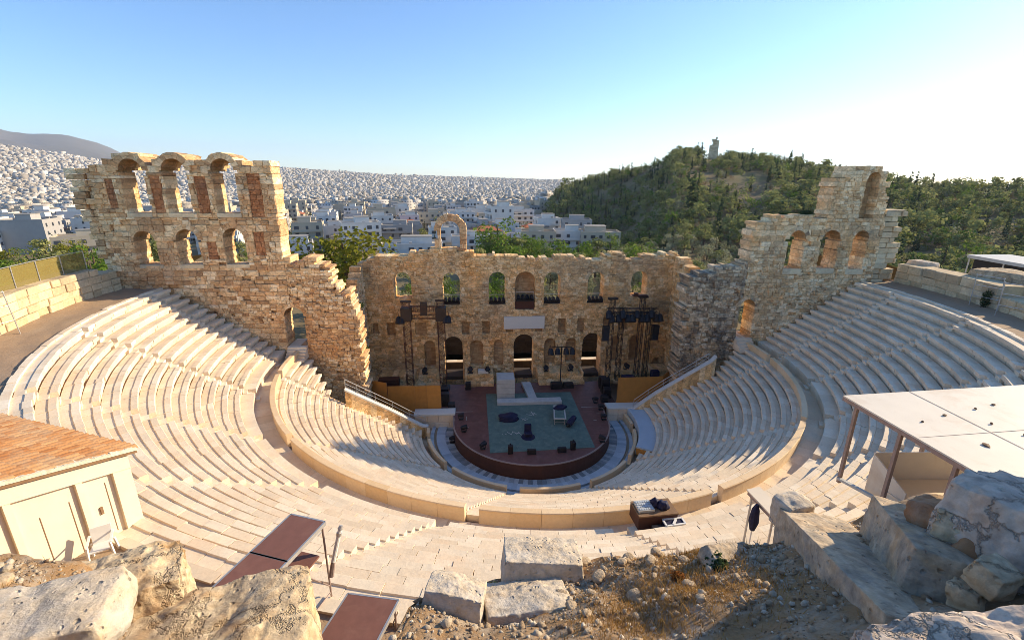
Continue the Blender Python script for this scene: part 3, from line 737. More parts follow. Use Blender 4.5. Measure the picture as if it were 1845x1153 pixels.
for y in (-7.2,-5.4,-3.6,-1.8,0,1.8,3.6,5.4,7.2):
    for s in (-1,1): mb.box(min(s*6.05,s*8.3),max(s*6.05,s*8.3),y-.012,y+.012,SZ+.003,SZ+.006,.1)
for x, y, w_, d_ in ((7.6,2.6,2.4,.05),(-7.7,2.3,2.2,.05),(-7.4,.7,.05,.9),(8.0,.9,.4,.04),(-7.3,-1.2,.5,.04),(7.3,-.6,.35,.05)): mb.box(x-w_/2,x+w_/2,y-d_/2,y+d_/2,SZ+.004,SZ+.009,1,1)
part('floor_marks', mb, [M['skirt'], M['greyboard']], st)
mb = MB(); mb.hexa([(-4.9,-6.5,SZ+.004),(5.9,-6.15,SZ+.004),(5.9,6.75,SZ+.004),(-5.0,6.8,SZ+.004),(-4.9,-6.5,SZ+.03),(5.9,-6.15,SZ+.03),(5.9,6.75,SZ+.03),(-5.0,6.8,SZ+.03)])
cz = SZ+.03
o = solo('floor_mat', mb, M['carpet'], 'large dark teal floor mat covering the middle of the red stage', 'floor mat')
mb = MB()   # drawn chalk marks on the mat
for (x0,y0,x1,y1) in ((-2.9,-2.6,-2.5,-3.2),(-2.5,-3.2,-2.3,-2.5),(-2.3,-2.5,-1.9,-3.1),(-1.9,-3.1,-1.6,-2.6),(-1.7,-2.7,-1.35,-3.4),(-3.2,-2.9,-3.0,-3.15),(-2.1,-2.8,-1.6,-3.0),(-3.5,-3.0,-3.4,-3.1),(-.1,1.6,.6,1.3),(.6,1.3,.1,.9),(.1,.9,-.4,1.2),(.2,1.9,.4,.8),(.5,1.5,.8,1.0),(-1.1,.3,-.7,-.2),(-.7,-.2,-.3,.2),(-1.0,-.1,-.6,.3)):
    mb.bar((x0,y0,cz+.006),(x1,y1,cz+.006),.05,.5,0,.006)
part('chalk_marks', mb, M['greyboard'], o, label='thin white scribbled lines')
# pale blocks on the stage
def bevel_box(mb, x0,x1,y0,y1,z0,z1,rnd=.5,b=.03,mi=0):
    mb.add([(x0,y0,z0),(x1,y0,z0),(x1,y1,z0),(x0,y1,z0),(x0,y0,z1-b),(x1,y0,z1-b),(x1,y1,z1-b),(x0,y1,z1-b),(x0+b,y0+b,z1),(x1-b,y0+b,z1),(x1-b,y1-b,z1),(x0+b,y1-b,z1)],
           [(0,3,2,1),(0,1,5,4),(1,2,6,5),(2,3,7,6),(3,0,4,7),(4,5,9,8),(5,6,10,9),(6,7,11,10),(7,4,8,11),(8,9,10,11)], rnd, mi)
t = thing('stage_block', 'tall pale grey block standing on the stage at the back of the teal mat', 'stage block', (-2.6,6.2,SZ))
mb = MB(); bevel_box(mb,-3.65,-1.45,5.2,7.5,SZ+.012,4.25); part('body', mb, M['greyboard'], t)
mb = MB()
for z in (2.3,3.1,3.7): mb.box(-3.66,-1.44,5.192,5.2,z,z+.012,.2)
mb.box(-2.56,-2.545,5.192,5.2,SZ+.05,4.2,.2); part('panel_joints', mb, M['void'], t)
mb = MB(); bevel_box(mb,-3.7,4.2,3.5,4.65,cz+.003,2.0); solo('stage_block', mb, M['greyboard'], 'long low pale grey slab lying across the teal mat', 'stage block')
mb = MB(); mb.hexa([(.25,4.7,cz+.003),(1.25,4.7,cz+.003),(.95,9.2,SZ+.01),(-.25,9.2,SZ+.01),(.25,4.7,1.98),(1.25,4.7,1.98),(.95,9.2,2.05),(-.25,9.2,2.05)])
solo('stage_block', mb, M['greyboard'], 'narrow pale grey ramp running from the low slab back to the middle door', 'stage block')
# table with cloth, dark heaps, chair
t = thing('prop_table', 'long pale table standing on the right of the teal mat', 'table', (3.3,.1,cz))
mb = MB(); mb.hexa([(2.35,-1.45,2.33),(3.75,-1.6,2.33),(4.15,1.7,2.33),(2.85,1.75,2.33),(2.35,-1.45,2.42),(3.75,-1.6,2.42),(4.15,1.7,2.42),(2.85,1.75,2.42)]); part('table_top', mb, M['greyboard'], t)
mb = MB(); mb.hexa([(2.5,-1.3,2.424),(3.62,-1.42,2.424),(3.95,1.5,2.424),(2.95,1.55,2.424),(2.5,-1.3,2.43),(3.62,-1.42,2.43),(3.95,1.5,2.43),(2.95,1.55,2.43)]); part('table_cloth', mb, M['carpet'], t)
for x, y in ((2.5,-1.3),(3.62,-1.42),(3.98,1.5),(2.98,1.55)):
    mb = MB(); mb.tube([(x,y,cz),(x,y,2.33)], .04, 6); part('leg', mb, M['steel'], t)
mb = MB(); mb.bar((2.5,-1.3,1.9),(3.62,-1.42,1.9),.04); part('crossbar', mb, M['steel'], t)
def heap(c, rx, ry, rz_, seed, rot=0.0, n=2, amp=.35):
    import bmesh
    bm = bmesh.new(); bmesh.ops.create_icosphere(bm, subdivisions=n, radius=1)
    mb = MB(); V = []
    for v in bm.verts:
        p = v.co.copy(); d = 1+amp*mn.noise((p.x*1.6+seed,p.y*1.6,p.z*1.6))+amp*.5*mn.noise((p.x*4+seed,p.y*4,p.z*4))
        x, y, z = p.x*rx*d, p.y*ry*d, max(-.25,p.z)*rz_*d+rz_*.25
        V.append((c[0]+x*COS(rot)-y*SIN(rot), c[1]+x*SIN(rot)+y*COS(rot), c[2]+max(.004,z)))
    mb.add(V, [tuple(v.index for v in f.verts) for f in bm.faces], .5); bm.free(); return mb
solo('cloth_heap', heap((-2.6,.15,cz),1.25,.75,.55,3,.05,3), M['navy'], 'wide dark heap of cloth on the left of the teal mat', 'cloth heap', smooth=True)
solo('cloth_heap', heap((3.5,.95,2.434),.75,.5,.3,8,.4,3), M['navy'], 'dark cloth heaped on the pale table', 'cloth heap', smooth=True)
t = thing('sound_tube', 'dark roll leaning beside the near end of the pale table', 'roll', (4.4,-1.5,cz))
mb = MB(); mb.tube([(3.9,-2.1,cz+.33),(4.15,-1.75,cz+.42),(4.8,-.85,cz+.55)], [.3,.36,.3], 12); part('body', mb, M['navy'], t)
mb = MB(); mb.tube([(3.72,-2.32,cz+.3),(3.9,-2.1,cz+.33)], [.12,.2], 10); part('end_cap', mb, M['black'], t)
t = thing('dark_chair', 'dark upholstered chair facing the seats near the front of the teal mat', 'chair', (-.75,-3.7,cz))
mb = MB(); bevel_box(mb,-1.15,-.35,-4.0,-3.3,cz+.3,cz+.5); part('seat', mb, M['navy'], t)
mb = MB(); bevel_box(mb,-1.12,-.38,-3.4,-3.22,cz+.45,cz+1.35,.5,.08); part('backrest', mb, M['navy'], t)
for x, y in ((-1.1,-3.95),(-.4,-3.95),(-1.1,-3.3),(-.4,-3.3)):
    mb = MB(); mb.tube([(x,y,cz),(x,y,cz+.32)], .035, 6); part('leg', mb, M['black'], t)
mb = MB(); mb.lathe([(.75,.0),(.75,.02),(.6,.03)],14,(-.75,-3.75,cz+.004)); part('base_cloth', mb, M['navy'], t)
# floor lamps and monitors round the stage edge
def floor_spot(x, y, z, aim, label, s=1.0, group='small stage lamps round the stage edge'):
    t = thing('stage_lamp', label, 'stage lamp', (x,y,z), group)
    mb = MB(); mb.box(x-.22*s,x+.22*s,y-.15*s,y+.15*s,z,z+.06*s); part('base', mb, M['black'], t)
    for q in (-.24,.24):
        mb = MB(); mb.bar((x+q*s,y,z+.05*s),(x+q*s,y,z+.5*s),.04*s); part('yoke_arm', mb, M['black'], t)
    d = Vector((aim[0]-x, aim[1]-y, .8)).normalized(); c = Vector((x,y,z+.45*s))
    mb = MB(); mb.tube([c-d*.3*s,c-d*.1*s,c+d*.3*s], [.14*s,.2*s,.23*s], 10); part('lamp_head', mb, M['black'], t)
    mb = MB(); mb.tube([c+d*.3*s,c+d*.31*s], [.2*s,.2*s], 10); part('lens', mb, M['glass'], t)
    return t
def monitor(x, y, z, rz, label, w=.85, group='wedge speakers along the stage front'):
    t = thing('floor_speaker', label, 'speaker', (x,y,z), group); t.rotation_euler = (0,0,0)
    mb = MB(); c_, s_ = COS(rz), SIN(rz)
    L = lambda u, v, h: (x+u*c_-v*s_, y+u*s_+v*c_, z+h)
    mb.hexa([L(-w/2,-.3,0),L(w/2,-.3,0),L(w/2,.3,0),L(-w/2,.3,0),L(-w/2,-.25,.5),L(w/2,-.25,.5),L(w/2,.05,.5),L(-w/2,.05,.5)]); part('cabinet', mb, M['black'], t)
    mb = MB(); mb.add([L(-w/2+.05,.296,.06),L(w/2-.05,.296,.06),L(w/2-.05,.075,.46),L(-w/2+.05,.075,.46)],[(0,1,2,3)],.9); part('grille', mb, M['truss'], t)
    return t
for x, y, lab in ((-5.6,-5.7,'dark stage lamp at the front left corner of the teal mat'),(-7.6,-2.2,'dark stage lamp on the red floor near the left stage edge'),(-8.0,.5,'dark stage lamp with bright lens at the far left stage edge'),(6.9,-5.2,'dark stage lamp at the front right stage edge'),(8.3,-.6,'dark stage lamp at the right stage edge, nearest the pale table'),(8.6,1.7,'dark stage lamp at the right stage edge by the marble wall'),(8.4,3.6,'dark stage lamp at the right stage edge near the truss foot'),(-8.9,-1.9,'dark stage lamp hung low outside the left stage edge')):
    floor_spot(x, y, SZ+.03 if abs(x) < 8.8 else .16, (0,0), lab, 1.15)
for x, y, lab in ((-2.85,-6.6,'upright black speaker left of centre on the stage front edge'),(3.55,-6.3,'upright black speaker right of centre on the stage front edge')):
    t = thing('upright_speaker', lab, 'speaker', (x,y,SZ), 'upright speakers on the stage front')
    mb = MB(); bevel_box(mb,x-.25,x+.25,y-.22,y+.22,SZ+.02,SZ+.95,.5,.1); part('cabinet', mb, M['black'], t)
    mb = MB(); mb.tube([(x,y,SZ+.95),(x,y,SZ+1.1)],.06,8); part('handle', mb, M['black'], t)
monitor(-.75,-6.75,SZ+.006,0,'black wedge speaker left of centre on the stage front edge'); monitor(2.35,-6.6,SZ+.006,.05,'black wedge speaker right of centre on the stage front edge')
# ---------------------------------------------------------------- hoardings and low marble walls
for s, segs, lab in ((-1, [(-18.5,3.9,-16.6,3.1,5.15),(-16.5,3.05,-13.4,3.0,4.75),(-13.38,3.0,-12.0,3.0,4.72),(-11.98,3.0,-10.4,3.0,4.72)], 'orange-brown plywood hoarding left of the stage'), (1, [(10.85,3.0,16.4,3.0,5.15),(16.45,3.1,18.6,5.2,5.3)], 'orange-brown plywood hoarding right of the stage')):
    t = thing('plywood_hoarding', lab, 'hoarding', (s*14,3,1.2))
    for (xa,ya,xb,yb,zt) in segs:
        mb = MB(); mb.hexa([(xa,ya,1.22),(xb,yb,1.22),(xb,yb+.06,1.22),(xa,ya+.06,1.22),(xa,ya,zt),(xb,yb,zt),(xb,yb+.06,zt),(xa,ya+.06,zt)], random.Random(xa).random()); part('panel', mb, M['plywood'], t)
    mb = MB()
    for (xa,ya,xb,yb,zt) in segs: mb.bar((xa,ya+.12,zt-.1),(xb,yb+.12,zt-.1),.08); mb.bar((xb,yb+.12,.6),(xb,yb+.12,zt-.05),.08)
    part('batten', mb, M['wood'], t)
for (x0,x1,y0,lab) in ((-13.4,-8.75,1.55,'low pale marble wall under the left hoarding'),(9.45,15.9,1.75,'low pale marble wall under the right hoarding')):
    t = thing('low_marble_wall', lab, 'stone wall', ((x0+x1)/2,y0,0)); mb = MB()
    masonry(mb, flat_map((x0,y0,0),(1,0,0),(0,1,0)), 0, x1-x0, -.1, lambda u: 1.6, 0, .9, [], seed=int(x0*7)+200, ch=(.7,.9), bw=(1.1,1.9), jf=.01); part('wall', mb, M['marble'], t)
    mb = MB(); bevel_box(mb,x0-.05,x1+.05,y0-.08,y0+1.35,1.605,1.83); part('coping', mb, M['white_stone'], t)
t = thing('covered_platform', 'pale blue sheet-covered curved platform on the lowest right seats', 'platform', (12.5,-3,1))
mb = MB(); mb.arc(R(58),R(98),[(11.95,.75),(11.95,1.62),(12.0,1.66),(14.2,1.66),(14.25,1.62),(14.25,.75)],R(2)); part('sheet_cover', mb, plain('pale_blue_sheet',(.42,.5,.56),.5,0,.08,.8,.1), t)
mb = MB(); mb.arc(R(57.4),R(57.95),[(12.0,.8),(12.0,1.5),(14.2,1.5),(14.2,.8)],R(2)); part('timber_front', mb, M['plywood'], t)
# ---------------------------------------------------------------- truss towers
def truss(mb, a, b, w, n, ch=.055, lace=.032):
    """square lattice beam from a to b"""
    a = Vector(a); b = Vector(b); d = (b-a).normalized(); u = Vector((0,0,1)) if abs(d.z) < .9 else Vector((0,1,0))
    x = d.cross(u).normalized(); y = x.cross(d)
    cs = [(x*i+y*j)*(w/2) for i, j in ((-1,-1),(1,-1),(1,1),(-1,1))]
    for c in cs: mb.bar(a+c, b+c, ch)
    for f in range(4):
        c0, c1 = cs[f], cs[(f+1)%4]
        for i in range(n):
            p, q = a+(b-a)*(i/n), a+(b-a)*((i+1)/n)
            mb.bar(p+(c0 if i%2 else c1), q+(c1 if i%2 else c0), lace); mb.bar(p+c0, p+c1, lace)
def hang_lamp(t, x, y, z, s=1.0, name='hanging_lamp', dy=-1):
    mb = MB(); mb.bar((x,y,z),(x,y,z-.25*s),.05); mb.tube([(x,y-.02,z-.3*s),(x,y+dy*.12*s,z-.45*s),(x,y+dy*.3*s,z-.8*s)],[.14*s,.22*s,.26*s],9)
    return part(name, mb, M['black'], t)
lt = thing('lighting_truss', 'brown lattice lighting tower with two legs and a cross beam left of the stage', 'lighting truss', (-12.8,9,SZ))
for x, z1 in ((-14.75,13.3),(-10.5,13.4)):
    mb = MB(); truss(mb,(x,9.0,SZ),(x,9.0,z1),.85,22); part('leg', mb, M['rusttruss'], lt)
    mb = MB(); mb.box(x-.8,x+.8,8.3,9.7,SZ,SZ+.12); part('base_plate', mb, M['black'], lt)
    mb = MB(); mb.rbox(x,9,10.9,12.6,1.25,1.25,0); mb.box(x-.65,x+.65,8.9,9.1,z1-.1,z1+.15); part('sleeve_block', mb, M['truss'], lt)
mb = MB(); truss(mb,(-14.3,9,12.4),(-10.9,9,12.4),.6,7); truss(mb,(-14.3,9,11.35),(-10.9,9,11.35),.5,7); part('cross_beam', mb, M['rusttruss'], lt)
mb = MB(); mb.box(-13.0,-12.2,8.7,9.3,11.6,13.2); part('chain_hoist', mb, M['truss'], lt)
for x in (-15.7,-15.3,-9.9,-9.55): hang_lamp(lt, x, 8.8, 11.9, 1.5)
rt_ = thing('lighting_truss', 'dark four-legged lattice lighting tower hung with lamps right of the stage', 'lighting truss', (14,9,SZ))
for x, y, z1 in ((11.2,8.6,13.4),(12.75,9.3,12.3),(15.1,8.6,13.6),(16.5,9.3,12.2)):
    mb = MB(); truss(mb,(x,y,SZ),(x,y,z1),.55,22); part('leg', mb, M['truss'], rt_)
mb = MB(); truss(mb,(10.6,8.6,11.9),(17.2,8.6,11.9),.6,11); truss(mb,(10.9,9.3,11.2),(17.0,9.3,11.2),.5,11); part('cross_beam', mb, M['truss'], rt_)
for i, x in enumerate((10.6,11.0,11.9,12.4,13.1,13.7,14.3,14.9,15.6,16.2,16.8,17.3)): hang_lamp(rt_, x, 8.2, 12.5-(.5 if i%3 else 0), 1.7)
for x, z in ((11.2,13.4),(15.1,13.6)):
    mb = MB(); mb.box(x-.6,x+.6,8.3,8.9,z,z+.25); part('head_beam', mb, M['truss'], rt_)
mb = MB(); mb.box(13.8,15.6,8.4,9.0,13.75,13.95); mb.box(14.0,14.4,8.45,8.95,13.95,14.2); part('top_boom', mb, M['rusttruss'], rt_)
for x in (10.4,16.9):
    mb = MB()
    for j in range(5): mb.obox((x,8.0+j*.03,9.9-j*.42),(1,0,0),(0,1,-.1*j),(0,.1*j,1),.4,.3,.19)
    part('line_array', mb, M['black'], rt_)
t = thing('lamp_mast', 'slim dark T-shaped mast with two lamps behind the teal mat', 'lamp mast', (4.85,8.4,SZ))
mb = MB(); mb.tube([(4.85,8.4,SZ),(4.85,8.4,7.3)],.07,8); part('pole', mb, M['truss'], t)
mb = MB(); mb.bar((3.5,8.4,7.2),(6.2,8.4,7.2),.09); part('cross_arm', mb, M['truss'], t)
for x in (3.4,4.3,5.4,6.2): hang_lamp(t, x, 8.4, 7.5, 1.5)
mb = MB(); mb.lathe([(.5,0),(.45,.08)],10,(4.85,8.4,SZ)); part('foot', mb, M['black'], t)
# equipment standing behind and beside the stage
def case(x, y, z, w, d, h, label, a=0.0, mt='black', group='dark equipment cases by the stage'):
    t = thing('equipment_case', label, 'equipment case', (x,y,z), group); mb = MB(); mb.rbox(x,y,z,z+h*.78,w,d,a,.4); part('body', mb, M[mt], t)
    mb = MB(); mb.rbox(x,y,z+h*.785,z+h,w*.98,d*.98,a,.8); part('lid', mb, M[mt], t)
    mb = MB()
    for q in (-1,1): mb.rbox(x+q*w*.32,y,z+h*.35,z+h*.5,w*.16,d+.05,a,.9)
    part('handle', mb, M['truss'], t)
case(4.3,8.1,SZ+.004,1.5,.9,.75,'large dark case on the stage behind the teal mat, left of the mast foot'); case(5.9,8.2,SZ+.004,1.3,.8,.6,'dark case on the stage behind the teal mat, right of the mast foot')
for x, y, w_, h_, lab in ((10.2,5.0,.9,1.3,'tall dark case beside the right hoarding edge'),(10.35,6.5,1.0,1.9,'tallest dark rack at the left foot of the right truss'),(9.6,3.9,.8,.8,'small dark case on the right stage edge before the hoarding'),(10.4,8.0,.9,1.5,'dark rack by the right doorway under the truss')): case(x,y,SZ+.004,w_,.8,h_,lab)
for x, y, w_, h_, lab in ((-10.0,4.2,1.0,1.6,'tall dark rack beside the left hoarding edge'),(-9.2,3.3,.8,.7,'small dark case on the left stage edge before the hoarding'),(-10.2,6.2,1.0,1.3,'dark case at the foot of the left truss by the doorway'),(-7.3,8.5,.7,.9,'dark case on the stage against the ruin wall right of the left doorway')): case(x,y,SZ+.004,w_,.8,h_,lab)
case(-17.4,8.6,SZ-.2,2.6,1.2,1.9,'big dark red covered case behind the left hoarding',0.05,'rusttruss')
case(13.6,7.3,1.0,1.6,1.0,2.4,'dark rack standing behind the right hoarding',0,'navy'); case(17.6,8.4,1.0,1.0,.8,2.6,'narrow dark rack in the corner behind the right hoarding',0,'navy')
for x, z, lab in ((-7.0,2.95,'dark lamp on the ruin wall just right of the left doorway'),(-4.7,2.9,'dark lamp on the ruin wall behind the grey block'),(3.2,2.9,'dark lamp on the ruin wall right of the middle doorway'),(6.6,2.95,'dark lamp on the ruin wall near the right doorway'),(-13.0,2.95,'dark lamp on the ruin wall behind the left hoarding'),(14.4,2.9,'dark lamp on the ruin wall behind the right hoarding')):
    floor_spot(x, 10.6, z-.05, (x,0), lab, 1.5, 'stage lamps on the low ruin walls')
mb = MB(); bevel_box(mb,-6.0,-4.6,10.2,11.0,2.92,3.35); solo('white_box', mb, M['white_stone'], 'white box lying on the low ruin wall left of the grey block', 'box')
# lamp banks in the sills of the upper windows
for x, zs, lab in ((-9.3,11.95,'second upper window from the left'),(-3.28,11.9,'upper window left of the tall central niche'),(.42,11.1,'tall central niche'),(4.05,11.85,'upper window right of the tall central niche'),(9.95,11.9,'second upper window from the right')):
    t = thing('lamp_bank', 'dark stage lamps in the '+lab, 'lamp bank', (x,12.2,zs), 'lamp banks in the upper windows')
    wd = 2.2 if x != .42 else 2.4
    z0 = zs if x != .42 else zs+1.1
    mb = MB(); mb.box(x-wd/2,x+wd/2,12.55,13.0,z0+.03,z0+.3); part('case', mb, M['black'], t)
    for j in range(4):
        xx = x-wd/2+.3+j*(wd-.6)/3; mb = MB(); mb.tube([(xx,12.9,z0+.8),(xx,12.6,z0+.6),(xx,12.3,z0+.4)],[.18,.24,.28],9); part('lamp', mb, M['black'], t)
    mb = MB(); mb.bar((x-wd/2,12.7,z0+1.3),(x+wd/2,12.7,z0+1.3),.05); mb.bar((x-wd/2,12.7,z0),(x-wd/2,12.7,z0+1.3),.04); mb.bar((x+wd/2,12.7,z0),(x+wd/2,12.7,z0+1.3),.04); part('rail', mb, M['steel'], t)
    if x == .42:
        mb = MB(); mb.box(x-1.3,x+1.3,12.7,12.76,zs+.05,zs+1.1); part('screen', mb, M['rusttruss'], t)
# mixing desk on the middle walkway
t = thing('sound_desk', 'sound desk with covered mixers on a skirted platform over the middle walkway', 'sound desk', (6,-26.5,9))
DX, DY, DA = 3.62, -26.4, .06
def dl(u,v,z):
    u, v = u*.63, v*.6; return (DX+u*COS(DA)-v*SIN(DA), DY+u*SIN(DA)+v*COS(DA), z)
def dbox(u0,u1,v0,v1,z0,z1,mt,nm):
    mb = MB(); mb.hexa([dl(u0,v0,z0),dl(u1,v0,z0),dl(u1,v1,z0),dl(u0,v1,z0),dl(u0,v0,z1),dl(u1,v0,z1),dl(u1,v1,z1),dl(u0,v1,z1)]); return part(nm, mb, M[mt], t)
dbox(-1.9,1.6,-1.0,1.1,10.72,10.8,'wood','table_top'); dbox(-1.88,1.55,-.98,-.93,9.93,10.71,'skirt','skirt'); dbox(-1.9,-1.85,-.92,1.08,9.93,10.71,'skirt','skirt'); dbox(1.52,1.57,-.92,1.08,9.93,10.71,'skirt','skirt')
o = dbox(-1.75,-.35,-.55,.85,10.805,10.94,'greyboard','mixer'); mb = MB()
for i in range(6):
    for j in range(4): mb.hexa([dl(-1.65+i*.21,-.45+j*.32,10.943),dl(-1.5+i*.21,-.45+j*.32,10.943),dl(-1.5+i*.21,-.25+j*.32,10.943),dl(-1.65+i*.21,-.25+j*.32,10.943),dl(-1.65+i*.21,-.45+j*.32,10.965),dl(-1.5+i*.21,-.45+j*.32,10.965),dl(-1.5+i*.21,-.25+j*.32,10.965),dl(-1.65+i*.21,-.25+j*.32,10.965)])
q = bpy.data.objects.new('fader_keys', mesh_of('fader_keys', mb, [M['paleblue']], tuple(wloc(o)))); COL.objects.link(q); q.parent = o
for c, s_, sd in ((dl(.0,.3,10.81),.42,1),(dl(.55,-.1,10.81),.5,2)):
    part('covered_gear', heap(c,s_*.62,s_*.55,.35,sd,0,3), M['navy'], t, True)
t = thing('flight_case', 'blue and white flight case beside the sound desk', 'equipment case', dl(.9,-1.4,9.9)); mb = MB()
mb.hexa([dl(.2,-1.85,9.96),dl(1.9,-1.75,9.96),dl(1.9,-1.05,9.96),dl(.2,-1.05,9.96),dl(.2,-1.85,10.5),dl(1.9,-1.75,10.5),dl(1.9,-1.05,10.5),dl(.2,-1.05,10.5)]); part('body', mb, M['navy'], t)
mb = MB()
for a, b in (((.2,-1.85),(1.9,-1.75)),((1.9,-1.75),(1.9,-1.05)),((1.9,-1.05),(.2,-1.05)),((.2,-1.05),(.2,-1.85))): mb.bar(dl(a[0],a[1],10.5),dl(b[0],b[1],10.5),.09)
mb.bar(dl(.8,-1.8,10.51),dl(1.3,-1.2,10.51),.12); part('edge_trim', mb, M['plastic'], t)
case(*dl(-.5,-1.7,9.95),.55,.4,.45,'small black case at the foot of the sound desk',DA)
# ---------------------------------------------------------------- land behind the theatre
CX, CY, CZ = CAMP
def itp(x, pts): return np.interp(x, [p[0] for p in pts], [p[1] for p in pts])
CITY_TAN = [(-60,.055),(-42.2,.043),(-38.5,.033),(-35.5,.0235),(-22.5,.0195),(-15.8,.0125),(-10,.0065),(0,.003),(8,-.001),(60,-.001)]
HILL_TAN = [(7.0,-.07),(8.6,-.05),(9.4,-.036),(10.5,-.025),(12.8,-.014),(15.9,.002),(18.9,.010),(21.5,.026),(22.9,.044),(24.4,.047),(26.9,.038),(29.7,.034),(33.3,.027),(36.8,.012),(42.4,-.009),(46.3,-.016),(52,-.022),(65,-.018),(100,0.0)]
def sstep(t): t = np.clip(t,0,1); return t*t*(3-2*t)
def ground(x, y):
    x = np.asarray(x, float); y = np.asarray(y, float)
    dx, dy = x-CX, y-CY; d = np.hypot(dx,dy); az = np.degrees(np.arctan2(dx,dy))
    z = np.where(d < 95, -.3, -.3-.030*(d-95)); z = np.maximum(z, -66)
    left = sstep((-az-22)/14)*sstep((260-d)/150); z = z+left*5
    ztop = CZ+4600*itp(az, CITY_TAN)-16
    z = z+(ztop-z)*np.clip(np.clip((d-1300)/3300,0,1.25),0,1)**1.5
    d0 = itp(az, [(7,300),(18,285),(23,165),(60,150)]); dr = itp(az, [(7,470),(20,440),(28,420),(38,380),(60,340)])
    zr = CZ+dr*itp(az, HILL_TAN)
    k = sstep((az-6.6)/3.6)*sstep((d-d0)/(dr-d0))*.45+sstep((az-6.6)/3.6)*np.clip((d-d0)/(dr-d0),0,1)*.55
    fall = sstep((d-dr-60)/700)
    zh = z+(zr-z)*k
    zh = zh-(zh-z)*fall
    return np.where(az > 6.6, zh, z)
azs = np.radians(np.concatenate([np.linspace(-75,-45,20)[:-1], np.linspace(-45,56,150), np.linspace(56,120,30)[1:]]))
ds = np.concatenate([np.linspace(62,520,90), np.geomspace(530,5200,60)])
A, D = np.meshgrid(azs, ds, indexing='ij'); X, Y = CX+D*np.sin(A), CY+D*np.cos(A); Zg = ground(X, Y)
near = np.hypot(X, Y) < 46
Zg = np.where(near & (Y < 16), -.6, Zg)
nz = np.array([mn.noise((a*.02,b*.02,0)) for a, b in zip(X.ravel(), Y.ravel())]).reshape(X.shape)
Zg = Zg+nz*np.clip((D-80)/400,0,1.2)*1.5
ni, nj = A.shape; I = np.arange(ni*nj).reshape(ni,nj)
F = np.stack([I[:-1,:-1], I[1:,:-1], I[1:,1:], I[:-1,1:]], -1).reshape(-1,4)[:, ::-1]
M['land'] = stone('dry_land', [(.2,.145,.07),(.28,.21,.115),(.36,.28,.165)], stain=((.12,.125,.045),.75), bump=.4, bscale=.6, vs=.15, stain_s=.03, fine=.4)
o = bpy.data.objects.new('terrain', arrays_mesh('terrain', np.stack([X,Y,Zg],-1).reshape(-1,3), F, [M['land']], smooth=True)); COL.objects.link(o); o['kind'] = 'structure'
# outer slope behind the retaining walls
mb = MB(); nn = 120
ringp = [(44.3,18.2),(47,17.2),(52,11),(60,5),(76,-1.5)]
for i in range(nn+1):
    a = -R(112)+R(224)*i/nn
    for r, z in ringp:
        x, y = r*SIN(a), -r*COS(a); mb.v.append((x,y,z+.5*mn.noise((x*.2,y*.2,5))))
for i in range(nn):
    if abs(-112+224*(i+.5)/nn) < 24: continue
    for j in range(len(ringp)-1): mb.f.append((i*5+j, i*5+j+1, (i+1)*5+j+1, (i+1)*5+j)[::-1]); mb.r.append(.5); mb.m.append(0)
M['drygrass_ground'] = stone('dry_grass_ground', [(.26,.18,.08),(.36,.26,.13),(.42,.33,.19)], stain=((.16,.15,.06),.6), bump=.8, bscale=6, stain_s=.4)
solo('outer_slope', mb, M['drygrass_ground'], kind='structure', origin=(0,0,0), smooth=True)
# sea and far mountains
def seamat():
    m, t = new_mat('sea_water'); co = t.node('ShaderNodeTexCoord').outputs['Object']
    t.bsdf((.05,.14,.24), .35, 0, t.bump(t.noise(co,.02,4.0),.3,1.0), .4); return m
mb = MB(); nn = 80
for i in range(nn+1):
    a = R(-70+140*i/nn)
    for r in (4300, 12000, 30000, 70000): mb.v.append((CX+r*SIN(a), CY+r*COS(a), -74-r*r/2/6.371e6*.87))
for i in range(nn):
    for j in range(3): mb.f.append((i*4+j,(i+1)*4+j,(i+1)*4+j+1,i*4+j+1)); mb.r.append(.5); mb.m.append(0)
solo('sea', mb, seamat(), kind='structure', origin=(0,0,-74))
M['mount'] = stone('mountain_scrub', [(.13,.115,.1),(.19,.17,.14),(.26,.23,.19)], stain=((.09,.1,.07),.6), bump=.8, bscale=.02, vs=.006, stain_s=.0016, fine=.3)
def mountain(name, D0, tan_pts, depth, seed):
    V = []; na, nr = 90, 14; a0, a1 = tan_pts[0][0], tan_pts[-1][0]
    for i in range(na+1):
        az = a0+(a1-a0)*i/na; top = CZ+D0*(float(itp(az, tan_pts))-.005)
        for j in range(nr+1):
            q = j/nr; d = D0-depth+depth*1.6*q; s_ = 1-abs(q-.62)/.62 if q < .62 else 1-(q-.62)/.5
            x, y = CX+d*SIN(R(az)), CY+d*COS(R(az))
            nzv = mn.fractal((x*.0011+seed,y*.0011,0),1.0,2.0,6)
            V.append((x,y,-70+(top+70)*max(0,s_)**.85+nzv*60*min(1,q*2)*(.3+.7*max(0,s_)) - (40 if q > .6 else 0)*0))
    F = [(i*(nr+1)+j,(i+1)*(nr+1)+j,(i+1)*(nr+1)+j+1,i*(nr+1)+j+1)[::-1] for i in range(na) for j in range(nr)]
    o = bpy.data.objects.new(name, arrays_mesh(name, V, F, [M['mount']], smooth=True)); COL.objects.link(o); o['kind'] = 'structure'
mountain('mountain', 9000, [(-70,.07),(-50,.075),(-42.2,.069),(-41,.064),(-40,.064),(-39,.0665),(-37.3,.064),(-36,.058),(-34.8,.048),(-33.5,.034),(-31,.01)], 3200, 3)
mountain('mountain', 7000, [(-72,.07),(-50,.066),(-43,.058),(-40,.052),(-37,.044),(-34.5,.03),(-32,.012)], 2000, 11)
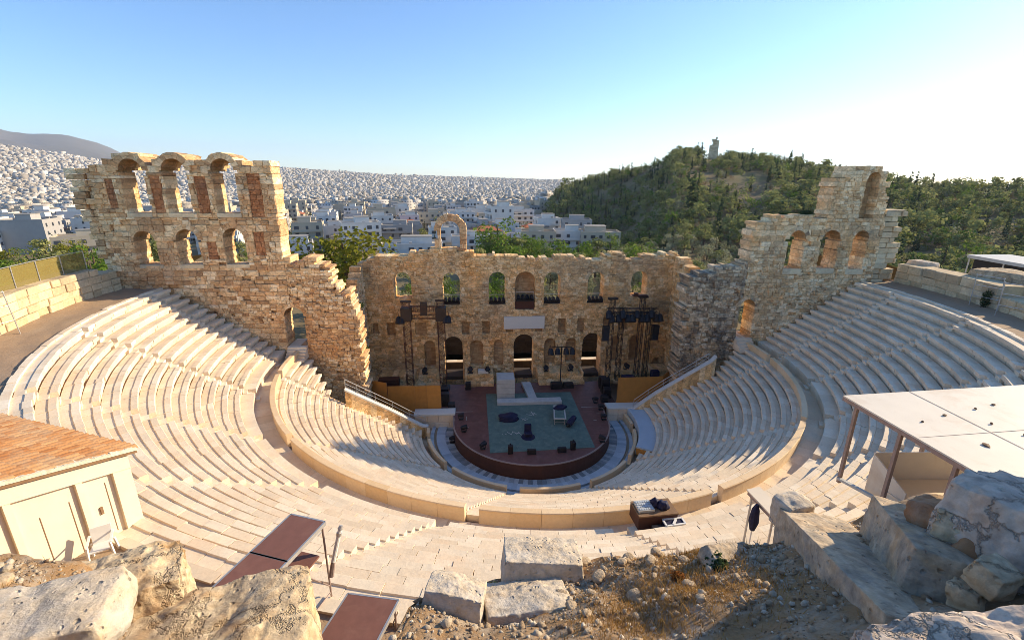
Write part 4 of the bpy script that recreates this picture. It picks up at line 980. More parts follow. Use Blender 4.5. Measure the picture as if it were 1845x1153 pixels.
# ---------------------------------------------------------------- houses
def housemat(name, cols, vs=.3):
    return stone(name, cols, stain=((.42,.36,.28),.35), bump=.08, bscale=2, vs=vs, stain_s=.1, fine=.12)
M['white_render'] = housemat('white_render', [(.46,.44,.4),(.6,.575,.53),(.72,.7,.65)])
M['cream_render'] = housemat('cream_render', [(.38,.31,.22),(.48,.4,.29),(.54,.47,.36)])
M['grey_render'] = housemat('grey_render', [(.26,.25,.235),(.34,.325,.31),(.42,.4,.38)])
M['flatroof'] = housemat('roof_screed', [(.22,.2,.175),(.34,.31,.27),(.46,.43,.39)])
M['redroof'] = stone('red_roof_tiles', [(.36,.12,.06),(.45,.17,.09)], bump=.5, bscale=3)
M['awning'] = plain('green_awning', (.03,.16,.12), .7, 0, .2, 2); M['shutter'] = plain('dark_window', (.05,.055,.065), .3, 0, .4, 1, 0, .5)
rgH = random.Random(12)
def house_proto(w, d, fl, wallm, seed, detail, red=False, awn=False):
    """local coordinates, base at z=0; the front looks along -y"""
    rg = random.Random(seed); h = fl*3.05
    root = thing('house', 'house', 'house', (0,0,0))
    mb = MB(); mb.box(-w/2,w/2,-d/2,d/2,-6,h,.6)
    for a, b, c_, e in ((-w/2,w/2,-d/2,-d/2+.25),(-w/2,w/2,d/2-.25,d/2),(-w/2,-w/2+.25,-d/2+.26,d/2-.26),(w/2-.25,w/2,-d/2+.26,d/2-.26)): mb.box(a,b,c_,e,h+.004,h+.85,.5)
    pw, pd = w*rg.uniform(.3,.55), d*rg.uniform(.3,.5); px, py = rg.uniform(-.2,.2)*w, rg.uniform(0,.2)*d
    if not red: mb.box(px-pw/2,px+pw/2,py-pd/2,py+pd/2,h+.01,h+2.7,.8)
    part('wall', mb, M[wallm], root, local=True)
    mb = MB()
    if red:
        mb.add([(-w/2-.4,-d/2-.4,h+.86),(w/2+.4,-d/2-.4,h+.86),(w/2+.4,d/2+.4,h+.86),(-w/2-.4,d/2+.4,h+.86),(-w*.2,0,h+3),(w*.2,0,h+3)],[(0,1,5,4),(1,2,5),(2,3,4,5),(3,0,4)],.5)
        part('roof', mb, M['redroof'], root, local=True)
    else:
        mb.box(-w/2+.26,w/2-.26,-d/2+.26,d/2-.26,h+.005,h+.05,.5); mb.box(px-pw/2-.2,px+pw/2+.2,py-pd/2-.2,py+pd/2+.2,h+2.705,h+2.9,.4)
        for i in range(rg.randint(1,4)):
            x, y = rg.uniform(-.4,.4)*w, rg.uniform(-.42,-.1)*d; mb.box(x-.5,x+.5,y-.4,y+.4,h+.06,h+rg.uniform(.7,1.5),rg.random())
        part('roof', mb, M['flatroof'], root, local=True)
    def win(a, b, face, z0, z1):
        q = MB()
        if face == 'f': q.box(a,b,-d/2-.06,-d/2-.002,z0,z1,rg.random())
        elif face == 'r': q.box(w/2+.002,w/2+.06,a,b,z0,z1,rg.random())
        else: q.box(-w/2-.06,-w/2-.002,a,b,z0,z1,rg.random())
        return q
    allw = MB(); nf = max(2, int(w/ (3.4 if detail else 3.0))); ns = max(2, int(d/4))
    for k in range(fl):
        z = k*3.05; bal = rg.random() < .8 and k > 0
        for face, n, L in (('f',nf,w),('r',ns,d),('l',ns,d)):
            for i in range(n):
                if rg.random() < .15: continue
                c_ = -L/2+L*(i+.5)/n; hw = rg.choice((.55,.7,1.0)) if face == 'f' else .5
                tall = face == 'f' and bal
                q = win(c_-hw,c_+hw,face,z+(.25 if tall else 1.0),z+2.4)
                if detail: part('window', q, M['shutter'], root, local=True)
                else: allw.add(q.v, q.f, rg.random())
        if bal:
            q = MB(); e = -d/2-1.3; q.box(-w/2+.3,w/2-.3,e,-d/2-.07,z-.15,z,.8); q.box(-w/2+.3,w/2-.3,e,e+.1,z+.004,z+.95,.7); q.box(-w/2+.3,-w/2+.4,e+.11,-d/2-.07,z+.004,z+.95,.6); q.box(w/2-.4,w/2-.3,e+.11,-d/2-.07,z+.004,z+.95,.6)
            part('balcony', q, M[wallm], root, local=True)
            if detail and (awn or rg.random() < .3):
                q = MB(); x0 = rg.uniform(-w/2+.4,0); x1 = x0+w*.4
                q.hexa([(x0,e-.3,z+2.0),(x1,e-.3,z+2.0),(x1,-d/2-.07,z+2.75),(x0,-d/2-.07,z+2.75),(x0,e-.3,z+2.05),(x1,e-.3,z+2.05),(x1,-d/2-.07,z+2.8),(x0,-d/2-.07,z+2.8)]); part('awning', q, M['awning'] if awn else M['flatroof'], root, local=True)
    if allw.v: part('windows', allw, M['shutter'], root, local=True)
    return root
def merge_children(root):
    """a small far house: its wall, roof, balconies and panes in a single mesh object"""
    mb = MB(); mats = []
    for ch in list(root.children):
        me = ch.data; o_ = len(mb.v); mats.append(me.materials[0])
        mb.v += [tuple(v.co) for v in me.vertices]; mb.f += [tuple(i+o_ for i in p.vertices) for p in me.polygons]
        mb.r += [a.value for a in me.attributes['rnd'].data]; mb.m += [len(mats)-1]*len(me.polygons)
        bpy.data.objects.remove(ch); bpy.data.meshes.remove(me)
    bpy.data.objects.remove(root)
    return solo('house', mb, mats, 'house', 'house', origin=(0,0,0))
near_p = []; specs = [(13,11,3,'white_render'),(16,12,4,'white_render'),(12,12,3,'cream_render'),(18,13,4,'grey_render'),(14,10,2,'white_render'),(20,12,3,'white_render'),(11,12,5,'cream_render'),(13,11,2,'cream_render')]
COLN = {'white_render':'white','cream_render':'cream','grey_render':'grey'}
taken = []
def free(x, y, rad):
    for (a, b, r_) in taken:
        if (a-x)**2+(b-y)**2 < (rad+r_)**2: return False
    return True
GA = .20
def gz(x, y): return float(ground(x, y))
# the prominent houses, each with windows, balconies and roof of its own
prom = [ # az, d, w, d, floors, wall, turn, red, awning, label
 (15.0,212,17,12,3,'cream_render',-.12,0,1,'flat-roofed corner house with a green awning at the edge of the wooded hill'),
 (11.2,214,13,11,3,'white_render',-.12,0,0,'white house just left of the green-awning house'),
 (7.6,206,15,10,3,'cream_render',-.1,0,0,'cream house with a roof hut behind the bright green trees'),
 (8.6,262,13,12,4,'white_render',.1,0,0,'tall plain white house above the bright green trees'),
 (12.2,250,15,12,4,'grey_render',-.1,0,0,'grey terrace-roofed house behind the green-awning house'),
 (5.4,300,15,12,5,'white_render',.15,0,0,'five-storey white house with long balconies under the wooded hill edge'),
 (2.4,380,26,14,4,'grey_render',.1,0,0,'long grey stepped block far behind the standing arch'),
 (0.2,285,11,10,2,'cream_render',.1,1,0,'small house with a red tiled roof right of the standing arch'),
 (-.6,215,18,10,2,'white_render',.05,0,0,'long low white building just right of the standing arch'),
 (-4.1,230,13,12,3,'white_render',.15,0,0,'white house seen through the standing arch'),
 (-7.8,188,24,13,2,'white_render',.1,0,0,'wide low white house left of the standing arch'),
 (-13.6,226,17,13,4,'white_render',.35,0,0,'large white apartment house with balconies beyond the big tree'),
 (-9.4,252,16,11,3,'grey_render',.1,0,0,'grey house with a flat roof terrace left of the standing arch'),
 (-19.2,236,13,14,4,'cream_render',.3,0,0,'cream house with a blank side wall right of the left arcaded wall'),
 (-21.2,205,17,12,2,'white_render',.3,0,0,'low white house at the right end of the left arcaded wall'),
 (-17.3,300,14,12,4,'white_render',.2,0,0,'white house beyond the cream blank-walled house'),
 (-16.2,255,12,10,3,'white_render',.2,0,0,'white house at the head of the tree-lined street'),
 (-5.6,330,15,11,4,'cream_render',.2,0,0,'cream four-storey house above the standing arch'),
 (-38.5,260,16,12,3,'cream_render',.5,0,0,'cream house beyond the trees on the far left'),
 (-41.2,330,18,12,4,'white_render',.5,0,0,'white block in the far left corner of the city')]
for (az, d, w_, dp, fl, wm, tn_, red, awn, lab) in prom:
    r_ = house_proto(w_, dp, fl, wm, int(d*10), True, bool(red), bool(awn))
    x, y = CX+d*SIN(R(az)), CY+d*COS(R(az)); r_.location = (x, y, gz(x,y)); r_.rotation_euler = (0,0,tn_); r_['label'] = lab; r_['group'] = 'houses of the city'
    taken.append((x,y,max(w_,dp)*.6))
far_p = []
for i, sp in enumerate(specs+[(15,12,5,'white_render'),(17,11,4,'cream_render'),(12,10,4,'white_render'),(14,12,3,'grey_render')]):
    far_p.append((merge_children(house_proto(*sp, 300+i, False, red=(i == 7))), sp))
cands = []
ca, sa = COS(GA), SIN(GA)
for i in range(-40,41):
    for j in range(0,42):
        u, v = i*17.5+rgH.uniform(-2.5,2.5)+(7 if (i//4)%2 else 0)*0, 120+j*16.5+rgH.uniform(-2,2)
        if i%5 == 2: continue        # streets
        x, y = CX+u*ca-v*sa, CY+u*sa+v*ca
        d = math.hypot(x-CX,y-CY); az = math.degrees(math.atan2(x-CX,y-CY))
        if d < (300 if az < -28 else 228) or d > 640 or az < -46 or az > 9.5+(d < 330)*2: continue
        if az > 8.2 and d > 330: continue
        if not free(x,y,7.5): continue
        cands.append((d,x,y,az))
cands.sort(); cands = cands[:275]
kinds = ['white flat-roofed house','white four-storey house','cream house','grey house with balconies','low white house','wide white house','tall narrow cream house','small house with a red tiled roof','tall white block','cream four-storey block','narrow white house','plain grey house']
used = set()
for (d, x, y, az) in cands:
    i = rgH.randrange(len(far_p)) if rgH.random() < .85 else 7
    p, sp = far_p[i]
    lab = '%s among the crowded houses of the city' % kinds[i]
    if i in used: o = p.copy(); COL.objects.link(o)
    else: o = p; used.add(i)
    o.location = (x,y,gz(x,y)); o.rotation_euler = (0,0,GA+rgH.choice((0,0,math.pi/2,math.pi,-math.pi/2))+rgH.uniform(-.05,.05))
    s_ = rgH.uniform(.85,1.1); o.scale = (s_,s_,s_*rgH.uniform(.9,1.15)); o['label'] = lab; o['group'] = '%ss of the city' % kinds[i]; o['category'] = 'house'
    taken.append((x,y,7))
for k, (p, sp) in enumerate(far_p):
    if k not in used: bpy.data.objects.remove(p)
dcut = cands[-1][0]
# the rest of the city, too many to count: one object
def distant_city():
    rs = np.random.RandomState(4); n = 21000
    az = rs.uniform(-47,11,n); d = np.sqrt(rs.uniform((dcut-40)**2, 5000**2, n)); d = np.where(rs.rand(n) < .45, dcut-40+(2600-dcut)*rs.rand(n)**1.0, d)
    ok = ~((az > 8.6) & (d < 1600)); az, d = az[ok], d[ok]; n = len(az)
    x, y = CX+d*np.sin(np.radians(az)), CY+d*np.cos(np.radians(az)); z = ground(x,y)
    w = np.clip(13*np.exp(rs.normal(size=n)*.38),7,42)*(1+.35*(d > 2500)); dp = rs.uniform(9,16,n)*(1+.35*(d > 2500)); h = rs.choice([6,9,9,12,12,15,15,18],n)+rs.uniform(-1,1,n)
    tall = (rs.rand(n) < .01) & (d > 1500); h = np.where(tall, h*1.8, h)
    ang = GA+0*x+rs.choice([0,.0,math.pi/2],n)+rs.uniform(-.12,.12,n)*(d > 900)+.25*np.sin(x*.0011)*np.cos(y*.0009)
    c, s = np.cos(ang), np.sin(ang)
    def boxes(x, y, z0, z1, w, dp, c, s):
        P = []
        for zz in (z0, z1):
            for sx, sy in ((-1,-1),(1,-1),(1,1),(-1,1)):
                P.append(np.stack([x+sx*w/2*c-sy*dp/2*s, y+sx*w/2*s+sy*dp/2*c, zz],-1))
        return np.stack(P,1)
    V1 = boxes(x,y,z-8,z+h,w,dp,c,s)
    ph = rs.rand(n) < .6
    px = (x+rs.uniform(-.2,.2,n)*w*c)[ph]; py = (y+rs.uniform(-.2,.2,n)*w*s)[ph]
    V2 = boxes(px,py,(z+h)[ph]+.02,(z+h)[ph]+rs.uniform(2.3,3.6,ph.sum()),w[ph]*.45,dp[ph]*.45,c[ph],s[ph])
    V = np.concatenate([V1,V2]).reshape(-1,3); m = len(V)//8
    q = np.array([(0,1,5,4),(1,2,6,5),(2,3,7,6),(3,0,4,7),(4,5,6,7)])
    F = (q[None]+8*np.arange(m)[:,None,None]).reshape(-1,4)
    tint = np.concatenate([rs.rand(n), rs.rand(len(V2))]); r = np.repeat(tint,5)
    mi = np.tile([0,0,0,0,1],m)
    me = arrays_mesh('distant_city', V, F, [CITYM, M['cityroof']], r, mi)
    o = bpy.data.objects.new('distant_city', me); COL.objects.link(o); o['kind'] = 'stuff'; o['label'] = 'countless pale houses of the city spreading to the horizon'
M['cityroof'] = stone('city_roofs', [(.16,.14,.12),(.27,.24,.2),(.38,.34,.29),(.5,.47,.43)], bump=.05, vs=.05, fine=.15)
m_, t_ = new_mat('city_facades')
co_ = t_.node('ShaderNodeNewGeometry').outputs['Position']; nrm_ = t_.node('ShaderNodeNewGeometry').outputs['Normal']
sx_ = t_.node('ShaderNodeSeparateXYZ', None, Vector=co_); at_ = t_.node('ShaderNodeAttribute', {'attribute_name': 'rnd'}).outputs['Fac']
base_ = t_.ramp(at_, [(0,(.26,.22,.17)),(.35,(.42,.37,.3)),(.7,(.56,.51,.44)),(1,(.7,.66,.6))])
fz_ = t_.math('FRACT', t_.math('DIVIDE', sx_.outputs[2], 3.05)); hx_ = t_.math('FRACT', t_.math('DIVIDE', t_.math('ADD', sx_.outputs[0], t_.math('MULTIPLY', sx_.outputs[1], 1.37)), 3.3))
wn_ = t_.math('MULTIPLY', t_.math('MULTIPLY', t_.math('GREATER_THAN', fz_, .32), t_.math('LESS_THAN', fz_, .72)), t_.math('LESS_THAN', hx_, .5))
t_.bsdf(t_.mix(t_.math('MULTIPLY', wn_, .75), base_, (.07,.07,.08)), .8); CITYM = m_
distant_city()
# ---------------------------------------------------------------- trees
LEAF = {'pine': leafmat('pine_needles', [(.05,.065,.025),(.19,.21,.07),(.34,.33,.12),(.52,.46,.19)]),
        'olive': leafmat('olive_leaves', [(.09,.1,.05),(.25,.255,.13),(.39,.37,.21),(.55,.49,.31)]),
        'broad': leafmat('broad_leaves', [(.04,.08,.012),(.1,.17,.025),(.18,.25,.04),(.28,.32,.06)]),
        'cypress': leafmat('cypress_leaves', [(.018,.034,.016),(.045,.07,.03),(.08,.11,.045)]),
        'yellow': leafmat('yellow_leaves', [(.07,.085,.012),(.15,.16,.02),(.25,.23,.03),(.33,.3,.05)]),
        'dry': leafmat('dry_leaves', [(.14,.09,.045),(.24,.165,.08),(.33,.25,.13)])}
def crown_arrays(clumps, n, size, rs, flat=.0):
    C = np.array([c[0] for c in clumps]); Rd = np.array([c[1] for c in clumps]); vol = (Rd.prod(1))**.67; pick = rs.choice(len(clumps), n, p=vol/vol.sum())
    dirs = rs.normal(size=(n,3)); dirs /= np.linalg.norm(dirs,axis=1)[:,None]
    P = C[pick]+dirs*Rd[pick]*(rs.uniform(.35,1.0,n)**.45)[:,None]
    nrm = dirs*.8+rs.normal(size=(n,3))*.6; nrm[:,2] += .35; nrm /= np.linalg.norm(nrm,axis=1)[:,None]
    a = np.cross(nrm, rs.normal(size=(n,3))); a /= np.linalg.norm(a,axis=1)[:,None]; b = np.cross(nrm,a)
    s1 = size*rs.uniform(.55,1.2,n)[:,None]; s2 = s1*rs.uniform(.45,.9,n)[:,None]
    V = np.stack([P-a*s1*.5, P-b*s2*.5+a*s1*.1, P+a*s1*.5, P+b*s2*.5-a*s1*.1],1)
    ct = rs.rand(len(clumps)); r = np.clip(ct[pick]*.6+rs.rand(n)*.4,0,1)
    return V.reshape(-1,3), np.arange(n*4).reshape(n,4), r
def clump_set(kind, h, rs):
    L = []
    if kind == 'pine':
        for i in range(rs.randint(9,14)):
            z = h*rs.uniform(.42,.95); q = (1-abs(z/h-.62)*1.3); a = rs.uniform(0,6.28); rr = h*.3*q*rs.uniform(.2,1)
            L.append(((rr*math.cos(a),rr*math.sin(a),z), (h*.15*rs.uniform(.7,1.4),h*.15*rs.uniform(.7,1.4),h*.085*rs.uniform(.8,1.3))))
        L.append(((0,0,h*.9),(h*.12,h*.12,h*.09)))
    elif kind == 'cypress':
        for i in range(9):
            q = i/8; L.append(((rs.uniform(-.15,.15),rs.uniform(-.15,.15),h*(.1+.84*q)), (h*.085*(1.05-q*.85)+.12,)*2+(h*.09,)))
    else:
        for i in range(rs.randint(10,16)):
            z = h*rs.uniform(.3,.88); q = math.sqrt(max(.05,1-((z/h-.55)/.48)**2)); a = rs.uniform(0,6.28); rr = h*.36*q*rs.uniform(.25,1)
            L.append(((rr*math.cos(a),rr*math.sin(a),z), tuple(h*.15*rs.uniform(.65,1.35) for _ in range(3))))
    return L
def tree_proto(kind, leaf, h, n, size, seed):
    rs = np.random.RandomState(seed); root = thing('tree','tree','tree',(0,0,0)); cl = clump_set(kind,h,rs)
    mb = MB(); mb.tube([(0,0,-1.0),(.1,.05,h*.25),(.05,-.1,h*.55),(0,0,h*.85)],[h*.03,h*.024,h*.016,h*.006],7)
    for c, r_ in cl[:7]: mb.tube([(.05,0,max(h*.2,c[2]*.6)),(c[0]*.5,c[1]*.5,c[2]*.85),c],[h*.012,h*.008,h*.003],5)
    part('trunk', mb, M['bark'], root, local=True)
    V, F, r = crown_arrays(cl, n, size, rs); o = bpy.data.objects.new('crown', arrays_mesh('crown', V, F, [LEAF[leaf]], r)); COL.objects.link(o); o.parent = root
    return root
TP = {'pine':[tree_proto('pine','pine',10,900,.62,i) for i in (1,2,3)], 'olive':[tree_proto('olive','olive',6,750,.42,i) for i in (4,5,6)], 'broad':[tree_proto('broad','broad',11,1000,.6,i) for i in (7,8)],
      'cypress':[tree_proto('cypress','cypress',12,620,.42,i) for i in (9,10)], 'yellow':[tree_proto('broad','yellow',15,2200,.62,11)], 'dry':[tree_proto('olive','dry',4,420,.4,12)]}
first = {k: [True]*len(v) for k, v in TP.items()}
TL = {'pine':('dark green pine','pines'),'olive':('grey-green olive tree','olive trees'),'broad':('bright green leafy tree','leafy trees'),'cypress':('dark narrow cypress','cypresses'),'yellow':('big yellow-green tree','leafy trees'),'dry':('brown dry bush','dry bushes')}
NAMES = {'pine':'pine_tree','olive':'olive_tree','broad':'leafy_tree','cypress':'cypress_tree','yellow':'leafy_tree','dry':'dry_bush'}
def plant(kind, x, y, h, label, group, rs, z=None):
    i = rs.randrange(len(TP[kind])); p = TP[kind][i]; base = {'pine':10,'olive':6,'broad':11,'cypress':12,'yellow':15,'dry':4}[kind]
    s_ = h/base; loc = (x,y,(gz(x,y) if z is None else z)-.2); rz = rs.uniform(0,6.28)
    if first[kind][i]: o = p; first[kind][i] = False; o.location = loc; o.rotation_euler = (0,0,rz); o.scale = (s_*rs.uniform(.9,1.15),s_*rs.uniform(.9,1.15),s_)
    else: o = copy_thing(p, loc, rz, szc=(s_*rs.uniform(.9,1.15),s_*rs.uniform(.9,1.15),s_))
    o.name = NAMES[kind]; o['label'] = label; o['category'] = 'bush' if kind == 'dry' else 'tree'
    if group: o['group'] = group
    return o
rgT = random.Random(77)
plant('yellow', -27.6, 30, 21.5, 'big yellow-green tree filling the gap between the left wall and the stage facade', None, rgT)
plant('broad', -23.0, 26, 9.5, 'small bright green tree in the gap between the left wall and the stage facade', None, rgT)
for az, d, h, k, lab in ((2.6,150,19,'broad','tallest bright green tree just right of the standing arch'),(4.2,146,16,'broad','rounded bright green tree second right of the standing arch'),(6.2,150,14,'broad','bright green tree behind the middle of the facade crest'),(10.2,135,12,'broad','light green tree behind the facade crest under the cream house'),(13.0,118,11,'cypress','single dark cypress standing behind the right part of the facade crest'),(16.5,200,11,'broad','green tree just right of the green-awning house')):
    plant(k, CX+d*SIN(R(az)), CY+d*COS(R(az)), h, lab, None, rgT)
def scatter(n, az0, az1, d0, d1, kinds_, hr, lab, rg, sep=4.0):
    c = 0; tries = 0
    while c < n and tries < n*40:
        tries += 1; az = rg.uniform(az0,az1); d = math.sqrt(rg.uniform(d0*d0,d1*d1)); x, y = CX+d*SIN(R(az)), CY+d*COS(R(az))
        if math.hypot(x,y) < 50 or (abs(x) < 25 and y < 25) or not free(x,y,sep): continue
        k = rg.choice(kinds_); plant(k, x, y, rg.uniform(*hr[k]), '%s %s' % (TL[k][0], lab), '%s %s' % (TL[k][1], lab), rg); taken.append((x,y,sep)); c += 1
hr = {'pine':(8,12),'olive':(4.5,7),'broad':(6,10),'cypress':(8,14),'dry':(2.5,4),'yellow':(8,10)}
scatter(34, -19, 22, 78, 128, ['olive','olive','pine','broad'], {'pine':(7,10),'olive':(5,8),'broad':(6,9)}, 'in the grove behind the stage facade', rgT, 2.6)
scatter(24, .5, 21, 118, 160, ['broad','broad','olive','pine'], {'pine':(10,13),'broad':(10,14),'olive':(7,9)}, 'in the green belt behind the facade crest', rgT, 2.4)
scatter(5, -18.5, -14, 70, 95, ['broad','olive'], {'broad':(9,13),'olive':(6,9)}, 'around the big yellow-green tree', rgT, 2.2)
scatter(26, -46, -33, 85, 200, ['broad','broad','pine','yellow','cypress'], {'pine':(9,13),'broad':(8,12),'yellow':(9,12),'cypress':(10,14)}, 'in the park beyond the left fence', rgT, 3.2)
scatter(14, -34, -21, 110, 215, ['broad','olive','pine'], hr, 'seen through the left arcaded wall', rgT, 3)
scatter(95, 15.5, 34, 95, 205, ['olive','olive','olive','olive','pine','dry'], {'olive':(5.5,8.5),'pine':(8,11),'dry':(2.5,4)}, 'in the valley below the wooded hill', rgT, 2.8)
scatter(44, 36, 60, 80, 190, ['pine','pine','olive','olive','cypress','dry'], {'pine':(9,14),'olive':(5,8),'cypress':(9,13),'dry':(2.5,4)}, 'on the slope beyond the right retaining wall', rgT, 2.8)
scatter(34, -26, 8, 200, 420, ['broad','pine','olive','cypress'], {'pine':(6,9),'broad':(6,9),'olive':(4,7),'cypress':(8,11)}, 'growing between the city houses', rgT, 2.0)
scatter(26, 9, 16, 300, 440, ['cypress','cypress','pine'], {'cypress':(8,13),'pine':(7,10)}, 'along the left shoulder of the wooded hill', rgT, 2.5)
for k in TP:
    for i, p in enumerate(TP[k]):
        if first[k][i]:
            for ch in list(p.children): bpy.data.objects.remove(ch)
            bpy.data.objects.remove(p)
MONX, MONY = CX+425*SIN(R(26.7)), CY+425*COS(R(26.7))
def woods(name, n, az0, az1, dfun, kinds_, seed, label, hscale=1.0, leaves=95, dens=None):
    rs = np.random.RandomState(seed); tmpl = {k: [crown_arrays(clump_set(k if k in ('pine','cypress') else 'broad', 10, np.random.RandomState(seed+i*7+ord(k[0]))), int(leaves*(1.5 if k == 'cypress' else 1)), 1.0 if k == 'cypress' else 1.3, np.random.RandomState(i)) for i in range(4)] for k in set(kinds_)}
    mats = [LEAF[k] for k in dict.fromkeys(kinds_)]; mk = list(dict.fromkeys(kinds_)); Vs, Rs, Ms = [], [], []
    for _ in range(n):
        az = rs.uniform(az0,az1); a, b = dfun(az); d = math.sqrt(rs.uniform(a*a,b*b)); x, y = CX+d*SIN(R(az)), CY+d*COS(R(az))
        if math.hypot(x,y) < 50 or not free(x,y,1.0) or math.hypot(x-MONX,y-MONY) < 9 or (abs(math.degrees(math.atan2(x-CX,y-CY))-26.7) < 1.2 and 395 < math.hypot(x-CX,y-CY) < 425): continue
        if dens is not None and mn.noise((x*.045,y*.045,seed))+.5*mn.noise((x*.016,y*.016,seed+2)) < dens+rs.uniform(-.15,.15): continue
        k = kinds_[rs.randint(len(kinds_))]; V, F, r = tmpl[k][rs.randint(4)]; h = {'pine':rs.uniform(6,10),'olive':rs.uniform(3.5,6),'broad':rs.uniform(5,8),'cypress':rs.uniform(7,12),'yellow':rs.uniform(3.5,6),'dry':rs.uniform(2.5,4.5)}[k]*hscale
        h *= math.exp(rs.normal()*.22); a = rs.uniform(0,6.28); s_ = h/10; wd = s_*rs.uniform(.9,1.35); c, s = math.cos(a), math.sin(a)
        W = np.stack([(V[:,0]*c-V[:,1]*s)*wd+x, (V[:,0]*s+V[:,1]*c)*wd+y, V[:,2]*s_+gz(x,y)-.15*h],-1)
        Vs.append(W); Rs.append(np.clip(r*.6+rs.rand()*.4,0,1)); Ms.append(np.full(len(r), mk.index(k)))
    V = np.concatenate(Vs); me = arrays_mesh(name, V, np.arange(len(V)).reshape(-1,4), mats, np.concatenate(Rs), np.concatenate(Ms))
    o = bpy.data.objects.new(name, me); COL.objects.link(o); o['kind'] = 'stuff'; o['label'] = label
woods('hill_woods', 9500, 8.3, 60, lambda az: (float(itp(az,[(7,300),(13,272),(16.5,232),(20,180),(23,160),(60,140)])), float(itp(az,[(7,490),(20,470),(28,445),(38,405),(60,365)]))+15), ['pine','pine','pine','olive','olive','olive','broad','yellow','cypress','dry','dry'], 5, 'thick scrub and pine wood covering the hill', .84, 105, -.24)
woods('city_trees', 4200, -45, 8, lambda az: (212,1700), ['broad','pine','cypress','olive'], 6, 'small dark street trees scattered through the distant city', 1.15, 45)
# ---------------------------------------------------------------- monument on the hill
az_m, d_m = 26.7, 425; x, y = CX+d_m*SIN(R(az_m)), CY+d_m*COS(R(az_m)); z = gz(x,y)+2.0
t = thing('hilltop_monument', 'broken stone monument standing on top of the wooded hill', 'monument', (x,y,z)); rg = random.Random(2)
mb = MB(); Mm = lambda u, zz, tt: (x+u*COS(-.46)-tt*SIN(-.46)*-1*-1, y+u*SIN(-.46)+tt*COS(-.46), zz)
masonry(mb, Mm, -3.4, 3.4, z-6, prof([(-3.4,z+8.5),(-2.2,z+9),(-2.1,z+12.2),(-.8,z+13.8),(.6,z+14.6),(2.3,z+14.4),(2.4,z+12.5),(3.4,z+12.0)]), 0, 3.6, [H(.6,1.6,z+8.8,z+12.2,True,1.2,.3)], seed=90, ch=(.8,1.2), bw=(1.2,2.4), ragged=.2)
part('shaft', mb, M['ringwall'], t)
# ---------------------------------------------------------------- rocky cliff top in front of the viewer
def edge_y(x): return float(itp(x, [(-24,-38.5),(-16,-40.2),(-12.5,-41.8),(-8.6,-42.3),(-8.0,-43.2),(-7.5,-44.2),(-6.9,-43.9),(-6.6,-42.5),(-5.9,-42.0),(-4.4,-41.95),(-3.4,-42.25),(-2.4,-42.5),(-1.2,-42.4),(0.5,-42.0),(6,-41.6),(16,-39.2)]))
def fz(x, y):
    b = 23.02+.53*(-42-y)+.2*max(0,min(3.4,x+4.6))+.15*max(0,min(1.2,x+1.45))+.13*max(0,-7.2-x)
    b -= 1.0*math.exp(-((x+9.15)/1.25)**4-((y+42.55)/.95)**4); b -= .3*math.exp(-((x+5.7)/.7)**2-((y+42.6)/.8)**2); b = min(b, 25.5+.12*(-46.5-y)) if y < -46.5 else b
    n = .10*mn.noise((x*1.3,y*1.3,0))+.07*mn.noise((x*3.1,y*3.1,4))+.035*mn.noise((x*7,y*7,9))
    return b+n
xs = np.concatenate([np.linspace(-24,-13,30)[:-1], np.linspace(-13,2,240), np.linspace(2,16,36)[1:]])
nt = 90; V = []; F = []
for x in xs:
    ye = edge_y(x)+.12*mn.noise((x*2.3,1,2))+.06*mn.noise((x*6,3,2))
    for j in range(16):                                   # rough rock face dropping to the walkway
        q = j/15; z = 16.6+(fz(x,ye)-16.6)*q; k = .35*mn.noise((x*.9,z*.9,3))+.16*mn.noise((x*2.6,z*2.6,1))
        V.append((x, ye+(1-q)*.9+k*min(1,(1-q)*6), z))
    for j in range(1,nt):
        t = j/(nt-1); y = ye-(t**1.5)*14; V.append((x,y,fz(x,y)))
C = 16+nt-1
for i in range(len(xs)-1):
    for j in range(C-1): F.append((i*C+j,(i+1)*C+j,(i+1)*C+j+1,i*C+j+1)[::-1])
o = bpy.data.objects.new('cliff_top', arrays_mesh('cliff_top', V, F, [M['rubble_earth']], smooth=True)); COL.objects.link(o); o['kind'] = 'structure'

